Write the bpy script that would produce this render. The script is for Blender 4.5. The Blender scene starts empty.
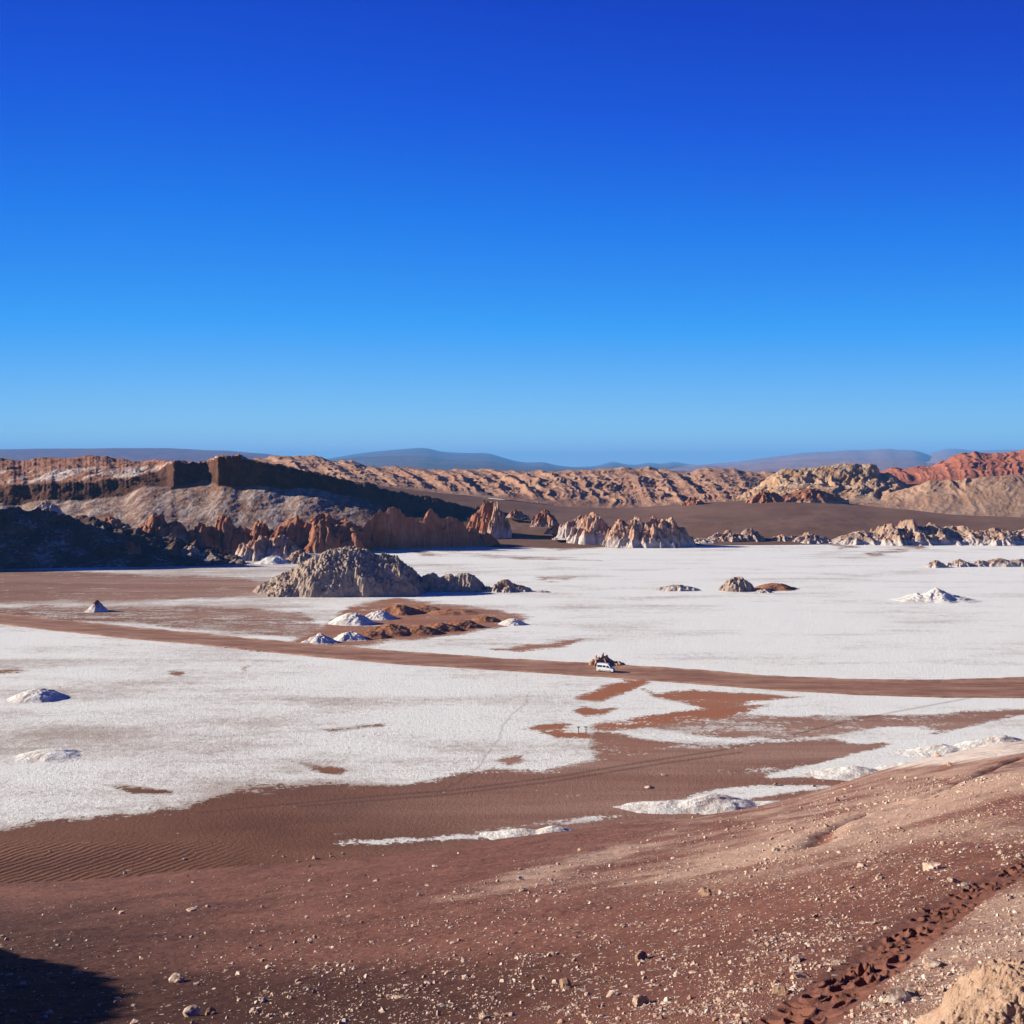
import bpy, bmesh, math, random
import numpy as np
from mathutils import Vector, Matrix

random.seed(7)
RNG = np.random.default_rng(11)
F, HZ, CH = 1100.0, 468.0, 66.0          # focal length in px, horizon row, eye height above the flat
SUN_EL, SUN_AZ = 20.0, -7.0              # elevation; degrees the sun stands toward the camera side of due left
C = bpy.context.scene.collection

# ------------------------------------------------------------------ placing
def P(px, py, D):
    return np.stack([(np.asarray(px) - 512.0) / F * D, np.asarray(D) + 0 * np.asarray(px), CH - np.asarray(D) * (np.asarray(py) - HZ) / F], -1)
def floorD(py):
    return CH * F / (np.asarray(py, float) - HZ)
def FL(px, py):
    return P(px, py, floorD(py))

# ------------------------------------------------------------------ noise
def _hash(ix, iy, iz, seed):
    h = (ix.astype(np.int64) * 374761393 + iy.astype(np.int64) * 668265263 + iz.astype(np.int64) * 2147483647 + seed * 974634777) & 0xFFFFFFFF
    h = ((h ^ (h >> 13)) * 1274126177) & 0xFFFFFFFF
    h = ((h ^ (h >> 16)) * 2246822519) & 0xFFFFFFFF
    return (h ^ (h >> 15)) & 0xFFFFFFFF
def noise(x, y, z=0.0, seed=0):
    x, y, z = np.broadcast_arrays(np.asarray(x, float), np.asarray(y, float), np.asarray(z, float))
    x0, y0, z0 = np.floor(x), np.floor(y), np.floor(z)
    fx, fy, fz = x - x0, y - y0, z - z0
    u, v, w = [f * f * f * (f * (f * 6 - 15) + 10) for f in (fx, fy, fz)]
    def g(dx, dy, dz):
        h = _hash(x0 + dx, y0 + dy, z0 + dz, seed)
        a = (h & 1023) / 1024.0 * 2 * np.pi
        b = ((h >> 10) & 1023) / 512.0 - 1
        r = np.sqrt(1 - b * b)
        return np.cos(a) * r * (fx - dx) + np.sin(a) * r * (fy - dy) + b * (fz - dz)
    def L(a, b, t): return a + (b - a) * t
    if np.all(fz == 0):
        return 1.5 * L(L(g(0,0,0), g(1,0,0), u), L(g(0,1,0), g(1,1,0), u), v)
    return 1.5 * L(L(L(g(0,0,0), g(1,0,0), u), L(g(0,1,0), g(1,1,0), u), v),
                   L(L(g(0,0,1), g(1,0,1), u), L(g(0,1,1), g(1,1,1), u), v), w)
def fbm(x, y, z=0.0, octv=4, seed=0, gain=.5):
    s, a, t = 0, 1.0, 0
    for i in range(octv):
        s = s + a * noise(x * 2**i + 17.3 * i, y * 2**i - 9.1 * i, np.asarray(z) * 2**i, seed + i); t += a; a *= gain
    return s / t
def ridged(x, y, z=0.0, octv=4, seed=0, gain=.5):
    s, a, t = 0, 1.0, 0
    for i in range(octv):
        s = s + a * (1 - np.minimum(1, 1.9 * np.abs(noise(x * 2**i + 31.7 * i, y * 2**i + 5.9 * i, np.asarray(z) * 2**i, seed + i)))); t += a; a *= gain
    return s / t
def sstep(a, b, x):
    t = np.clip((x - a) / (b - a), 0, 1); return t * t * (3 - 2 * t)

# ------------------------------------------------------------------ mesh helpers
def mesh_obj(name, V, Q, mat, attrs=None, smooth=True, parent=None, T=None):
    me = bpy.data.meshes.new(name)
    V = np.ascontiguousarray(V, dtype=np.float32).reshape(-1, 3)
    polys = [p for p in (Q, T) if p is not None and len(p)]
    loops = np.concatenate([np.asarray(p, np.int32).ravel() for p in polys])
    sizes = np.concatenate([np.full(len(p), np.asarray(p).shape[1], np.int32) for p in polys])
    starts = np.concatenate([[0], np.cumsum(sizes)[:-1]]).astype(np.int32)
    me.vertices.add(len(V)); me.vertices.foreach_set('co', V.ravel())
    me.loops.add(len(loops)); me.loops.foreach_set('vertex_index', loops)
    me.polygons.add(len(sizes)); me.polygons.foreach_set('loop_start', starts)
    me.polygons.foreach_set('use_smooth', np.full(len(sizes), smooth, bool))
    me.update(calc_edges=True)
    for k, a in (attrs or {}).items():
        at = me.attributes.new(k, 'FLOAT', 'POINT'); at.data.foreach_set('value', np.ascontiguousarray(a, np.float32).ravel())
    for m in (mat if isinstance(mat, list) else [mat]): me.materials.append(m)
    o = bpy.data.objects.new(name, me); C.objects.link(o)
    if parent: o.parent = parent
    return o
def gridq(nr, nc):
    i = np.arange(nr * nc).reshape(nr, nc)
    return np.stack([i[:-1, :-1], i[:-1, 1:], i[1:, 1:], i[1:, :-1]], -1).reshape(-1, 4)
def struct(o): o['kind'] = 'structure'; return o
def tag(o, label, cat, group=None):
    o['label'] = label; o['category'] = cat
    if group: o['group'] = group
    return o

# ------------------------------------------------------------------ materials
class NT:
    def __init__(s, name, rough=.95, spec=.15):
        s.m = bpy.data.materials.new(name); s.m.use_nodes = True; s.t = s.m.node_tree
        s.b = s.t.nodes['Principled BSDF']; s.b.inputs['Roughness'].default_value = rough
        s.b.inputs['Specular IOR Level'].default_value = spec
        s.co = s.t.nodes.new('ShaderNodeTexCoord').outputs['Object']
    def set(s, sock, v):
        if isinstance(v, bpy.types.NodeSocket): s.t.links.new(v, sock)
        elif isinstance(v, (tuple, list)) and len(v) == 3 and sock.type == 'RGBA': sock.default_value = (*v, 1)
        else: sock.default_value = v
    def math(s, op, a, b=0.0, clamp=False):
        n = s.t.nodes.new('ShaderNodeMath'); n.operation = op; n.use_clamp = clamp
        s.set(n.inputs[0], a); s.set(n.inputs[1], b); return n.outputs[0]
    def scale(s, v):
        n = s.t.nodes.new('ShaderNodeMapping'); n.inputs['Scale'].default_value = v; s.t.links.new(s.co, n.inputs[0]); return n.outputs[0]
    def noise(s, sc, det=4, rough=.55, vec=None, dist=0.0):
        n = s.t.nodes.new('ShaderNodeTexNoise'); n.inputs['Scale'].default_value = sc; n.inputs['Detail'].default_value = det
        n.inputs['Roughness'].default_value = rough; n.inputs['Distortion'].default_value = dist
        s.t.links.new(vec or s.co, n.inputs['Vector']); return n.outputs['Fac']
    def voro(s, sc, vec=None, out='Distance'):
        n = s.t.nodes.new('ShaderNodeTexVoronoi'); n.inputs['Scale'].default_value = sc
        s.t.links.new(vec or s.co, n.inputs['Vector']); return n.outputs[out]
    def ramp(s, v, a, b):
        n = s.t.nodes.new('ShaderNodeMapRange'); n.interpolation_type = 'SMOOTHSTEP'
        s.set(n.inputs[0], v); n.inputs[1].default_value = a; n.inputs[2].default_value = b; return n.outputs[0]
    def mix(s, f, a, b):
        n = s.t.nodes.new('ShaderNodeMix'); n.data_type = 'RGBA'
        s.set(n.inputs[0], f); s.set(n.inputs[6], a); s.set(n.inputs[7], b); return n.outputs[2]
    def attr(s, name):
        n = s.t.nodes.new('ShaderNodeAttribute'); n.attribute_name = name; return n.outputs['Fac']
    def nz(s):
        g = s.t.nodes.new('ShaderNodeNewGeometry'); x = s.t.nodes.new('ShaderNodeSeparateXYZ'); s.t.links.new(g.outputs['Normal'], x.inputs[0]); return x.outputs[2]
    def xyz(s):
        x = s.t.nodes.new('ShaderNodeSeparateXYZ'); s.t.links.new(s.co, x.inputs[0]); return x.outputs
    def bump(s, h, dist, strength=1.0, prev=None):
        n = s.t.nodes.new('ShaderNodeBump'); n.inputs['Distance'].default_value = dist; n.inputs['Strength'].default_value = strength
        s.set(n.inputs['Height'], h)
        if prev: s.t.links.new(prev, n.inputs['Normal'])
        return n.outputs[0]
    def done(s, col, nrm=None):
        s.set(s.b.inputs['Base Color'], col)
        if nrm: s.t.links.new(nrm, s.b.inputs['Normal'])
        return s.m

def flat_mat(name, col, rough=.5, spec=.5, metal=0, coat=0):
    n = NT(name, rough, spec); n.b.inputs['Metallic'].default_value = metal; n.b.inputs['Coat Weight'].default_value = coat
    f = n.noise(3, 3); return n.done(n.mix(f, tuple(c * .9 for c in col), tuple(min(1, c * 1.08) for c in col)))

SAND = (.125, .050, .033)
SAND2 = (.18, .078, .050)
SAND3 = (.245, .12, .088)
SAND4 = (.36, .21, .16)

def salt_mat():
    n = NT('salt_and_sand')
    sand = n.attr('sand'); trk = n.attr('track'); rip = n.attr('ripple')
    big = n.noise(.03, 6, .65, n.scale((.45, 1, 1)))
    med = n.noise(.12, 5, .65, n.scale((.5, 1, 1)))
    fine = n.noise(1.1, 5, .7)
    grain = n.noise(4.5, 3, .7)
    e = n.math('ADD', sand, n.math('MULTIPLY', n.math('SUBTRACT', med, .5), 4.6))
    e = n.math('ADD', e, n.math('MULTIPLY', n.math('SUBTRACT', fine, .5), 3.2))
    e = n.math('ADD', e, n.math('MULTIPLY', n.math('SUBTRACT', grain, .5), 1.4))
    e = n.math('ADD', e, n.math('MULTIPLY', n.math('SUBTRACT', n.noise(.38, 6, .7), .5), 3.6))
    sf = n.ramp(e, -.30, .20)
    def cen(x, k): return n.math('MULTIPLY', n.math('SUBTRACT', x, .5), k)
    streak = n.noise(.10, 5, .65, n.scale((.10, 1, 1)))
    dv = n.math('ADD', n.math('ADD', cen(big, 3.0), n.math('ADD', cen(streak, 1.0), cen(n.noise(.35, 6, .7), 1.5))), n.math('ADD', cen(fine, .8), n.math('ADD', n.attr('dirt'), n.math('MULTIPLY', n.ramp(n.math('ADD', sand, cen(med, 1.5)), -1.0, .0), .45))))
    dirt = n.ramp(dv, -.15, .95)
    salt = n.mix(dirt, (.81, .79, .765), (.43, .35, .31))
    sp = n.ramp(n.math('ADD', n.math('MULTIPLY', grain, .55), n.math('MULTIPLY', fine, .45)), .52, .63)
    salt = n.mix(n.math('MULTIPLY', sp, n.math('ADD', .30, n.math('MULTIPLY', n.attr('near'), .65))), salt, (.30, .235, .22))
    sc = n.mix(n.ramp(n.noise(.05, 5, .6, n.scale((.4, 1, 1))), .35, .65), SAND, SAND2)
    sl = n.mix(n.ramp(n.noise(.05, 6, .65, n.scale((.12, 1, 1))), .38, .68), SAND3, SAND4)
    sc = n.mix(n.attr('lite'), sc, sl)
    sc = n.mix(n.ramp(n.attr('orange'), 0, 1), sc, (.34, .125, .062))
    sc = n.mix(n.math('MULTIPLY', n.ramp(fine, .58, .75), .35), sc, (.33, .2, .16))
    sc = n.mix(n.math('MULTIPLY', trk, .6), sc, (.085, .04, .03))
    salt = n.mix(n.math('MULTIPLY', trk, .5), salt, (.25, .16, .12))
    col = n.mix(sf, salt, sc)
    w = n.t.nodes.new('ShaderNodeTexWave'); w.inputs['Scale'].default_value = .22; w.inputs['Distortion'].default_value = 5; w.inputs['Detail'].default_value = 2
    mp = n.t.nodes.new('ShaderNodeMapping'); mp.inputs['Rotation'].default_value = (0, 0, math.radians(35)); n.t.links.new(n.co, mp.inputs[0]); n.t.links.new(mp.outputs[0], w.inputs['Vector'])
    b = n.bump(n.math('MULTIPLY', w.outputs['Fac'], rip), .55)
    b = n.bump(fine, .30, 1, b); b = n.bump(grain, .16, 1, b)
    return n.done(col, b)

def slope_mat():
    n = NT('dark_sand')
    pale = n.attr('pale')
    big = n.noise(.09, 4, .6); fine = n.noise(6, 5, .7); gr = n.noise(28, 3, .7)
    bf = n.ramp(big, .3, .7)
    col = n.mix(n.attr('slope_tone'), n.mix(bf, (.058, .020, .014), (.082, .029, .021)), n.mix(bf, (.142, .054, .039), (.192, .078, .056)))  # sand colours run darker on the left, lighter to the right
    col = n.mix(n.math('MULTIPLY', n.ramp(gr, .55, .75), .35), col, (.17, .09, .07))
    v = n.voro(5.5); vc = n.voro(5.5, out='Color'); x = n.t.nodes.new('ShaderNodeSeparateColor'); n.t.links.new(vc, x.inputs[0])
    r = n.math('MULTIPLY', n.ramp(x.outputs[0], .25, 1.0), .40)
    peb = n.math('MULTIPLY', n.math('LESS_THAN', v, r), n.math('LESS_THAN', x.outputs[1], n.math('ADD', .04, n.math('MULTIPLY', pale, .9))))
    pcol = n.mix(x.outputs[2], (.42, .30, .25), (.62, .53, .47))
    col = n.mix(n.math('MULTIPLY', n.ramp(n.math('ADD', pale, n.math('MULTIPLY', n.math('SUBTRACT', fine, .5), 1.4)), .35, 1.1), .75), col, (.42, .27, .205))
    col = n.mix(n.ramp(n.attr('bank'), 0, 1), col, n.mix(fine, (.40, .26, .20), (.74, .67, .63)))
    col = n.mix(n.math('MULTIPLY', peb, n.math('SUBTRACT', 1, n.attr('path'))), col, pcol)
    b = n.bump(fine, .05, 1); b = n.bump(gr, .02, 1, b); b = n.bump(peb, .05, 1, b)
    return n.done(col, b)

def rock_mat(name, A, B, salt=(.62, .57, .54), sc=.08, saltamt=.0, top=0.0, streak=0.0, bumpd=1.0, basewhite=0.0, baseh=5.0, dark=None, cap=None):
    n = NT(name)
    f = n.noise(sc, 6, .62); g = n.noise(sc * 6, 5, .65); z = n.nz()
    col = n.mix(n.ramp(n.math('ADD', n.math('MULTIPLY', f, .7), n.math('MULTIPLY', g, .3)), .36, .64), A, B)
    if streak:
        s = n.noise(sc * 5, 4, .6, n.scale((1, .35, .12)))
        col = n.mix(n.math('MULTIPLY', n.ramp(s, .47, .62), streak), col, salt)
    if saltamt or top:
        k = n.math('ADD', n.math('MULTIPLY', n.math('SUBTRACT', f, .5), 2.2), n.math('MULTIPLY', n.math('SUBTRACT', g, .5), 1.8))
        k = n.math('ADD', k, n.math('MULTIPLY', n.math('SUBTRACT', z, .6), top))
        col = n.mix(n.math('MULTIPLY', n.ramp(n.math('ADD', k, saltamt), .1, .75), .9), col, salt)
    if basewhite:
        h = n.math('ADD', n.xyz()[2], n.math('MULTIPLY', n.math('SUBTRACT', g, .5), baseh * 2.2))
        col = n.mix(n.math('MULTIPLY', n.math('SUBTRACT', 1, n.ramp(h, baseh * .3, baseh * 1.4)), basewhite), col, salt)
    if cap: col = n.mix(n.ramp(n.math('ADD', n.xyz()[2], n.math('MULTIPLY', n.math('SUBTRACT', g, .5), cap[1])), cap[1] * .8, cap[1] * 1.2), col, cap[0])
    if dark: col = n.mix(n.math('MULTIPLY', n.ramp(g, .55, .7), .5), col, dark)
    b = n.bump(f, bumpd * 2, 1); b = n.bump(g, bumpd * .6, 1, b); b = n.bump(n.noise(sc * 30, 3, .6), bumpd * .15, 1, b)
    return n.done(col, b)

# ------------------------------------------------------------------ the foreground hill as a height field
CTRL = [(0,1024,33),(0,985,47),(0,950,70),(0,915,122),(0,885,172),(-200,1024,40),(-200,950,85),(-200,890,165),
 (150,1024,31),(150,960,57),(150,905,118),(150,875,178),(300,1024,28),(300,960,50),(300,915,85),(300,885,130),(300,862,186),
 (512,1024,22.5),(512,960,37),(512,910,66),(512,880,100),(512,855,142),(512,838,190),(640,1024,19),(640,960,30),(640,905,55),(640,872,90),(640,845,136),(640,822,200),
 (800,1024,15.5),(800,960,23),(800,900,38),(800,860,62),(740,862,76),(830,832,84),(800,812,150),(760,808,190),
 (1024,1024,11),(1024,960,17),(1024,900,27),(1024,860,36),(1024,810,58),(1024,770,90),(930,800,88),(930,775,165),(1024,752,170),(1024,742,220),(900,765,210),
 (1250,1024,8.5),(1250,900,20),(1250,800,50),(1250,750,110)]
CP = [P(a, b, float(c)) for a, b, c in CTRL] + [np.array(v, float) for v in
 [(0,0,64.1),(0,-8,64.6),(0,9,60.2),(-6,4,61.6),(8,4,64.4),(0,-40,70),(-40,0,54),(-40,-40,62),(40,0,72),(40,-40,76),(-100,20,34),(-100,-40,44),(-180,60,8),(-180,-60,20),
  (-150,190,-6),(-60,230,-14),(0,245,-16),(60,260,-14),(120,290,-14),(-250,300,-50),(-100,400,-60),(0,400,-60),(100,420,-60),(250,420,-50),
  (200,200,22),(200,80,52),(120,0,72),(200,-100,80),(-200,-200,40)]]
CP = np.array(CP)
def warp(x, y):
    r = np.hypot(x, y) + 1e-6; k = np.log1p(r / 10) / r
    return x * k, y * k
_wx, _wy = warp(CP[:, 0], CP[:, 1])
def tps_k(d2): return .5 * d2 * np.log(d2 + 1e-12)
_n = len(CP); _A = np.zeros((_n + 3, _n + 3)); _d2 = (_wx[:, None] - _wx) ** 2 + (_wy[:, None] - _wy) ** 2
_A[:_n, :_n] = tps_k(_d2) + np.eye(_n) * 2e-4; _A[:_n, _n] = 1; _A[:_n, _n + 1] = _wx; _A[:_n, _n + 2] = _wy; _A[_n:, :_n] = _A[:_n, _n:].T
_sol = np.linalg.solve(_A, np.concatenate([CP[:, 2], [0, 0, 0]]))
def hill_base(x, y):
    x = np.asarray(x, float); sh = x.shape; x = x.ravel(); y = np.asarray(y, float).ravel(); out = np.empty_like(x)
    for i in range(0, len(x), 100000):
        a, b = warp(x[i:i + 100000], y[i:i + 100000])
        K = tps_k((a[:, None] - _wx) ** 2 + (b[:, None] - _wy) ** 2)
        out[i:i + 100000] = K @ _sol[:_n] + _sol[_n] + _sol[_n + 1] * a + _sol[_n + 2] * b
    return out.reshape(sh)
def hit(px, py, fn=None, d0=7., d1=900., n=300):
    """depth at which the view ray of a pixel meets the hill, or the flat"""
    fn = fn or hill_base
    px = np.atleast_1d(np.asarray(px, float)); py = np.atleast_1d(np.asarray(py, float))
    D = np.exp(np.linspace(math.log(d0), math.log(d1), n)); out = np.empty(len(px))
    for i in range(0, len(px), 400):
        p = px[i:i + 400, None]; q = py[i:i + 400, None]
        X = (p - 512) / F * D; Z = CH - D * (q - HZ) / F
        g = np.maximum(fn(X, np.broadcast_to(D, X.shape)), 0) - Z
        ok = g > 0; j = np.where(ok.any(1), ok.argmax(1), n - 1); j = np.maximum(j, 1); r = np.arange(len(j))
        g0, g1 = g[r, j - 1], g[r, j]; t = np.clip(-g0 / (g1 - g0 + 1e-9), 0, 1)
        out[i:i + 400] = D[j - 1] + (D[j] - D[j - 1]) * t
    return out
def polyd(x, y, pts):
    """distance to a polyline, and arc position"""
    best = np.full(np.shape(x), 1e9)
    for (x0, y0), (x1, y1) in zip(pts[:-1], pts[1:]):
        dx, dy = x1 - x0, y1 - y0; t = np.clip(((x - x0) * dx + (y - y0) * dy) / (dx * dx + dy * dy), 0, 1)
        best = np.minimum(best, np.hypot(x - x0 - t * dx, y - y0 - t * dy))
    return best
def onhill(pts):
    a = np.array(pts, float); D = hit(a[:, 0], a[:, 1]); p = P(a[:, 0], a[:, 1], D); return p[:, :2]
TRENCH = onhill([(812,850),(826,832),(850,822),(890,808),(930,797),(965,783),(990,770),(1024,758)])
PATH = onhill([(770,1040),(815,1008),(850,980),(885,955),(920,928),(955,903),(990,885),(1024,868),(1060,850)])
SPUR = onhill([(745,858),(800,838),(850,826),(930,797),(1000,775)])
STREAK = onhill([(470,895),(540,872),(590,858),(640,846)])
# footprints: staggered pits along the path
def resample(pts, step):
    seg = np.hypot(*np.diff(pts, axis=0).T); s = np.concatenate([[0], np.cumsum(seg)]); q = np.arange(0, s[-1], step)
    return np.stack([np.interp(q, s, pts[:, 0]), np.interp(q, s, pts[:, 1])], -1)
_c = resample(PATH, .40); _t = np.gradient(_c, axis=0); _t /= np.linalg.norm(_t, axis=1)[:, None]
_nn = np.stack([-_t[:, 1], _t[:, 0]], -1)
PITS = []
for i in range(len(_c)):
    for lane in (-.33, .0, .36):
        if RNG.random() < .42: continue
        p = _c[i] + _nn[i] * (lane + RNG.normal(0, .10)) + _t[i] * RNG.normal(0, .12)
        a = math.atan2(_t[i][1], _t[i][0]) + RNG.normal(0, .35) + (.5 if RNG.random() < .5 else -.2)
        PITS.append((p[0], p[1], a, RNG.uniform(.17, .34), RNG.uniform(.10, .17), RNG.uniform(.10, .20)))
SHY = [20, 30, 36.8, 39.6, 46.3, 48.2, 53, 60.3, 69.3, 80, 95, 105]; SHZ = [64, 68.5, 67.5, 66.2, 62.5, 61.4, 58.7, 53.8, 47.1, 40, 27, 20]     # knoll beyond the left frame edge
def hill_z(x, y, detail=True):
    z = hill_base(x, y)
    r = np.hypot(x, y)
    m = (x < -38) & (x > -90) & (y > 10) & (y < 110)
    if np.any(m):
        ym = np.where(m, y, 50); zc = np.interp(ym, SHY, SHZ)
        z = np.where(m, z + np.maximum(zc - z, 0) * np.exp(-((x + 58) / 7.) ** 2) * sstep(12, 22, ym) * sstep(108, 96, ym), z)
    d = polyd(x, y, TRENCH); z = z - .4 * np.exp(-(d / .9) ** 2) + .22 * np.exp(-((d - 2.2) / 1.2) ** 2)
    if detail:
        z = z + .20 * np.clip(r / 60, .3, 1.6) * fbm(x * .22, y * .22, octv=3, seed=3) + .05 * fbm(x * 1.4, y * 1.4, octv=3, seed=9) * np.clip(r / 20, .6, 2)
        d = polyd(x, y, PATH); z = z - .10 * np.exp(-(d / .7) ** 4) + .05 * np.exp(-(d / .6) ** 4) * fbm(x * 3, y * 3, octv=2, seed=4)
        near = np.where(d < 1.3)
        if len(near[0]):
            xs, ys = x[near], y[near]; dz = np.zeros(len(xs))
            for (a, b, an, l, w, dp) in PITS:
                m = np.hypot(xs - a, ys - b) < l * 2.2
                if not m.any(): continue
                u = (xs[m] - a) * math.cos(an) + (ys[m] - b) * math.sin(an); v = -(xs[m] - a) * math.sin(an) + (ys[m] - b) * math.cos(an)
                q = np.sqrt((u / l) ** 2 + (v / w) ** 2)
                dz[m] += -dp * (1 - sstep(.45, 1.0, q)) + dp * .35 * np.exp(-((q - 1.25) / .25) ** 2)
            z[near] += dz
    return z

def build_slope(mat):
    az = np.concatenate([np.radians(np.linspace(-178, -40, 70)), np.radians(np.linspace(-39, -27, 60)), np.linspace(math.radians(-26.8), math.radians(26.8), 1050), np.radians(np.linspace(27.2, 40, 60)), np.radians(np.linspace(41, 178, 70))])
    r = np.concatenate([np.linspace(.3, 5.5, 14), np.exp(np.linspace(math.log(6), math.log(330), 1150))])
    A, R = np.meshgrid(az, r); X, Y = R * np.sin(A), R * np.cos(A)
    Z = hill_z(X, Y)
    Z = np.maximum(Z, -6)
    pale = 1.15 * np.exp(-(polyd(X, Y, SPUR) / 10) ** 2) + 1.0 * np.exp(-(polyd(X, Y, STREAK) / 4.5) ** 2)
    dp = polyd(X, Y, PATH); side = sstep(.9, 1.6, dp) * sstep(.25, .5, X / np.maximum(Y, .1)) * sstep(45, 20, R)
    u = X / np.maximum(Y, 1)
    rightof = (np.interp(Y, PATH[:, 1], PATH[:, 0]) < X - .8)
    pale = pale + .85 * rightof * sstep(60, 30, R) * (Y > 5) + .75 * sstep(-.12, .32, u) * sstep(30, 70, R) + .2 * sstep(-.25, .3, u) + .10
    pale = pale * (.7 + .9 * fbm(X * .12, Y * .12, octv=3, seed=21)) 
    path = np.exp(-(dp / .75 + .25 * fbm(X * 1.5, Y * 1.5, octv=3, seed=91)) ** 2)
    pale = pale * (1 - path)
    tr = np.exp(-(polyd(X, Y, TRENCH) / .8) ** 2); pale = pale * (1 - tr)
    # salt bank where the hill meets the flat on the right
    pxv, pyv = 512 + F * u, HZ + (CH - Z) * F / np.maximum(Y, 1)
    top = np.interp(pxv, [620, 780, 850, 900, 960, 1024, 1200], [900, 775, 762, 748, 735, 722, 700]); bot = np.interp(pxv, [620, 780, 850, 900, 960, 1024, 1200], [900, 778, 772, 767, 762, 752, 740])
    bank = sstep(-4, 3, pyv - top) * sstep(4, -3, pyv - bot) * (Y > 100) * sstep(770, 800, pxv)
    bank = np.clip(bank * (1 + 1.5 * fbm(X * .08, Y * .3, octv=3, seed=5)), 0, 1)
    mesh_obj_ = mesh_obj('sand_slope', np.stack([X, Y, Z], -1), gridq(*X.shape), mat, dict(pale=pale, path=path, bank=bank, slope_tone=np.clip(sstep(-.50, -.12, u + .25 * fbm(X * .05, Y * .05, octv=3, seed=71) - .3 * sstep(70, 25, R)) + sstep(110, 180, R), 0, 1)))
    return struct(mesh_obj_)

# ------------------------------------------------------------------ the flat
SANDP = [ # (polygon in photo pixels of the flat, strength, orange)
 ([(-300,566),(0,568),(120,573),(200,577),(268,582),(276,593),(200,598),(90,602),(-300,604)], .6, 0), ([(-300,570),(100,574),(240,578),(268,584),(200,592),(60,594),(-300,592)], .75, 0),
 ([(-300,606),(60,606),(150,604),(300,612),(340,640),(250,634),(120,622),(-300,612)], .15, 0),
 ([(180,606),(260,608),(300,614),(240,620),(190,614)], .35, 0),
 ([(288,642),(325,626),(348,606),(396,598),(440,604),(505,610),(535,619),(490,628),(420,640),(350,646)], .75, .45),
 ([(495,650),(520,646),(560,640),(577,639),(560,645),(520,651)], .8, .6),
 ([(580,698),(600,689),(612,683),(630,680),(652,679),(628,692),(603,701)], 1.1, 1),
 ([(573,710),(584,706),(596,710),(615,707),(603,714),(582,715)], 1.1, 1),
 ([(646,688),(660,693),(690,690),(740,693),(802,697),(750,703),(715,711),(690,704),(662,697)], .9, .7),
 ([(528,728),(556,722),(590,722),(622,718),(660,713),(700,708),(770,704),(720,718),(650,725),(600,729),(592,737),(560,737)], .65, .8),
 ([(590,728),(610,730),(640,738),(680,745),(640,760),(600,760)], .8, .3),
 ([(640,722),(720,710),(800,716),(900,716),(1000,708),(1100,708),(1100,712),(900,730),(760,742),(680,735)], .12, .1),
 ([(700,733),(760,728),(800,716),(770,732),(730,738)], .5, .2),
 ([(780,728),(860,716),(960,712),(1100,702),(1100,716),(950,724),(850,732)], .55, .15),
 ([(492,760),(500,756),(516,755),(520,761),(505,765)], .9, .3),
 ([(104,786),(125,785),(170,790),(172,794),(130,793)], .6, 0),
 ([(296,763),(320,767),(340,768),(338,775),(318,772)], .7, .4),
 ([(174,671),(184,671),(182,676),(176,675)], .7, .6),
 ([(0,669),(16,668),(30,671),(10,674),(-20,674)], .5, .5), ([(240,668),(250,667),(246,672)], .8, .8), ([(318,729),(388,722),(380,727),(330,732)], .4, 0),
 ([(530,577),(575,577),(570,580),(540,580)], .45, .4), ([(415,552),(430,552),(445,555),(425,556)], .6, .2), ([(440,551),(520,557),(600,560),(520,559)], .3, .1),
 ([(380,541),(700,541),(700,546),(600,548),(560,549),(500,547),(380,546)], .1, 0), ([(490,541),(560,540),(610,541),(600,547),(560,549),(520,546)], 1.0, .1),
 ([(865,553),(910,549),(905,552),(870,556)], .4, .1), ([(830,545),(850,544),(860,548),(840,550)], .4, .1), ([(900,545),(920,545),(925,549),(905,549)], .4, .2)]
EDGE = ([-300,0,60,140,190,212,240,330,400,430,470,520,560,590,620,700,760,850,900,960,1024,1300], [836,829,823,815,807,797,790,784,785,780,772,770,771,763,753,748,743,738,729,721,714,690])
TRACKS = [[(200,812),(370,796),(450,790),(560,776),(640,762),(720,750),(790,735),(860,718),(1000,692)], [(300,806),(450,794),(560,780),(650,765),(740,752)]]
CRACKS = [[(497,742),(503,726),(512,714),(522,706),(530,692)],[(440,792),(470,775),(490,748)]]
def polysd(x, y, poly):
    inside = np.zeros(x.shape, bool); p = poly + [poly[0]]
    for (x0, y0), (x1, y1) in zip(p[:-1], p[1:]):
        if y0 != y1: inside ^= ((y0 > y) != (y1 > y)) & (x < (x1 - x0) * (y - y0) / (y1 - y0) + x0)
    d = polyd(x, y, p); return np.where(inside, d, -d)
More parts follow.
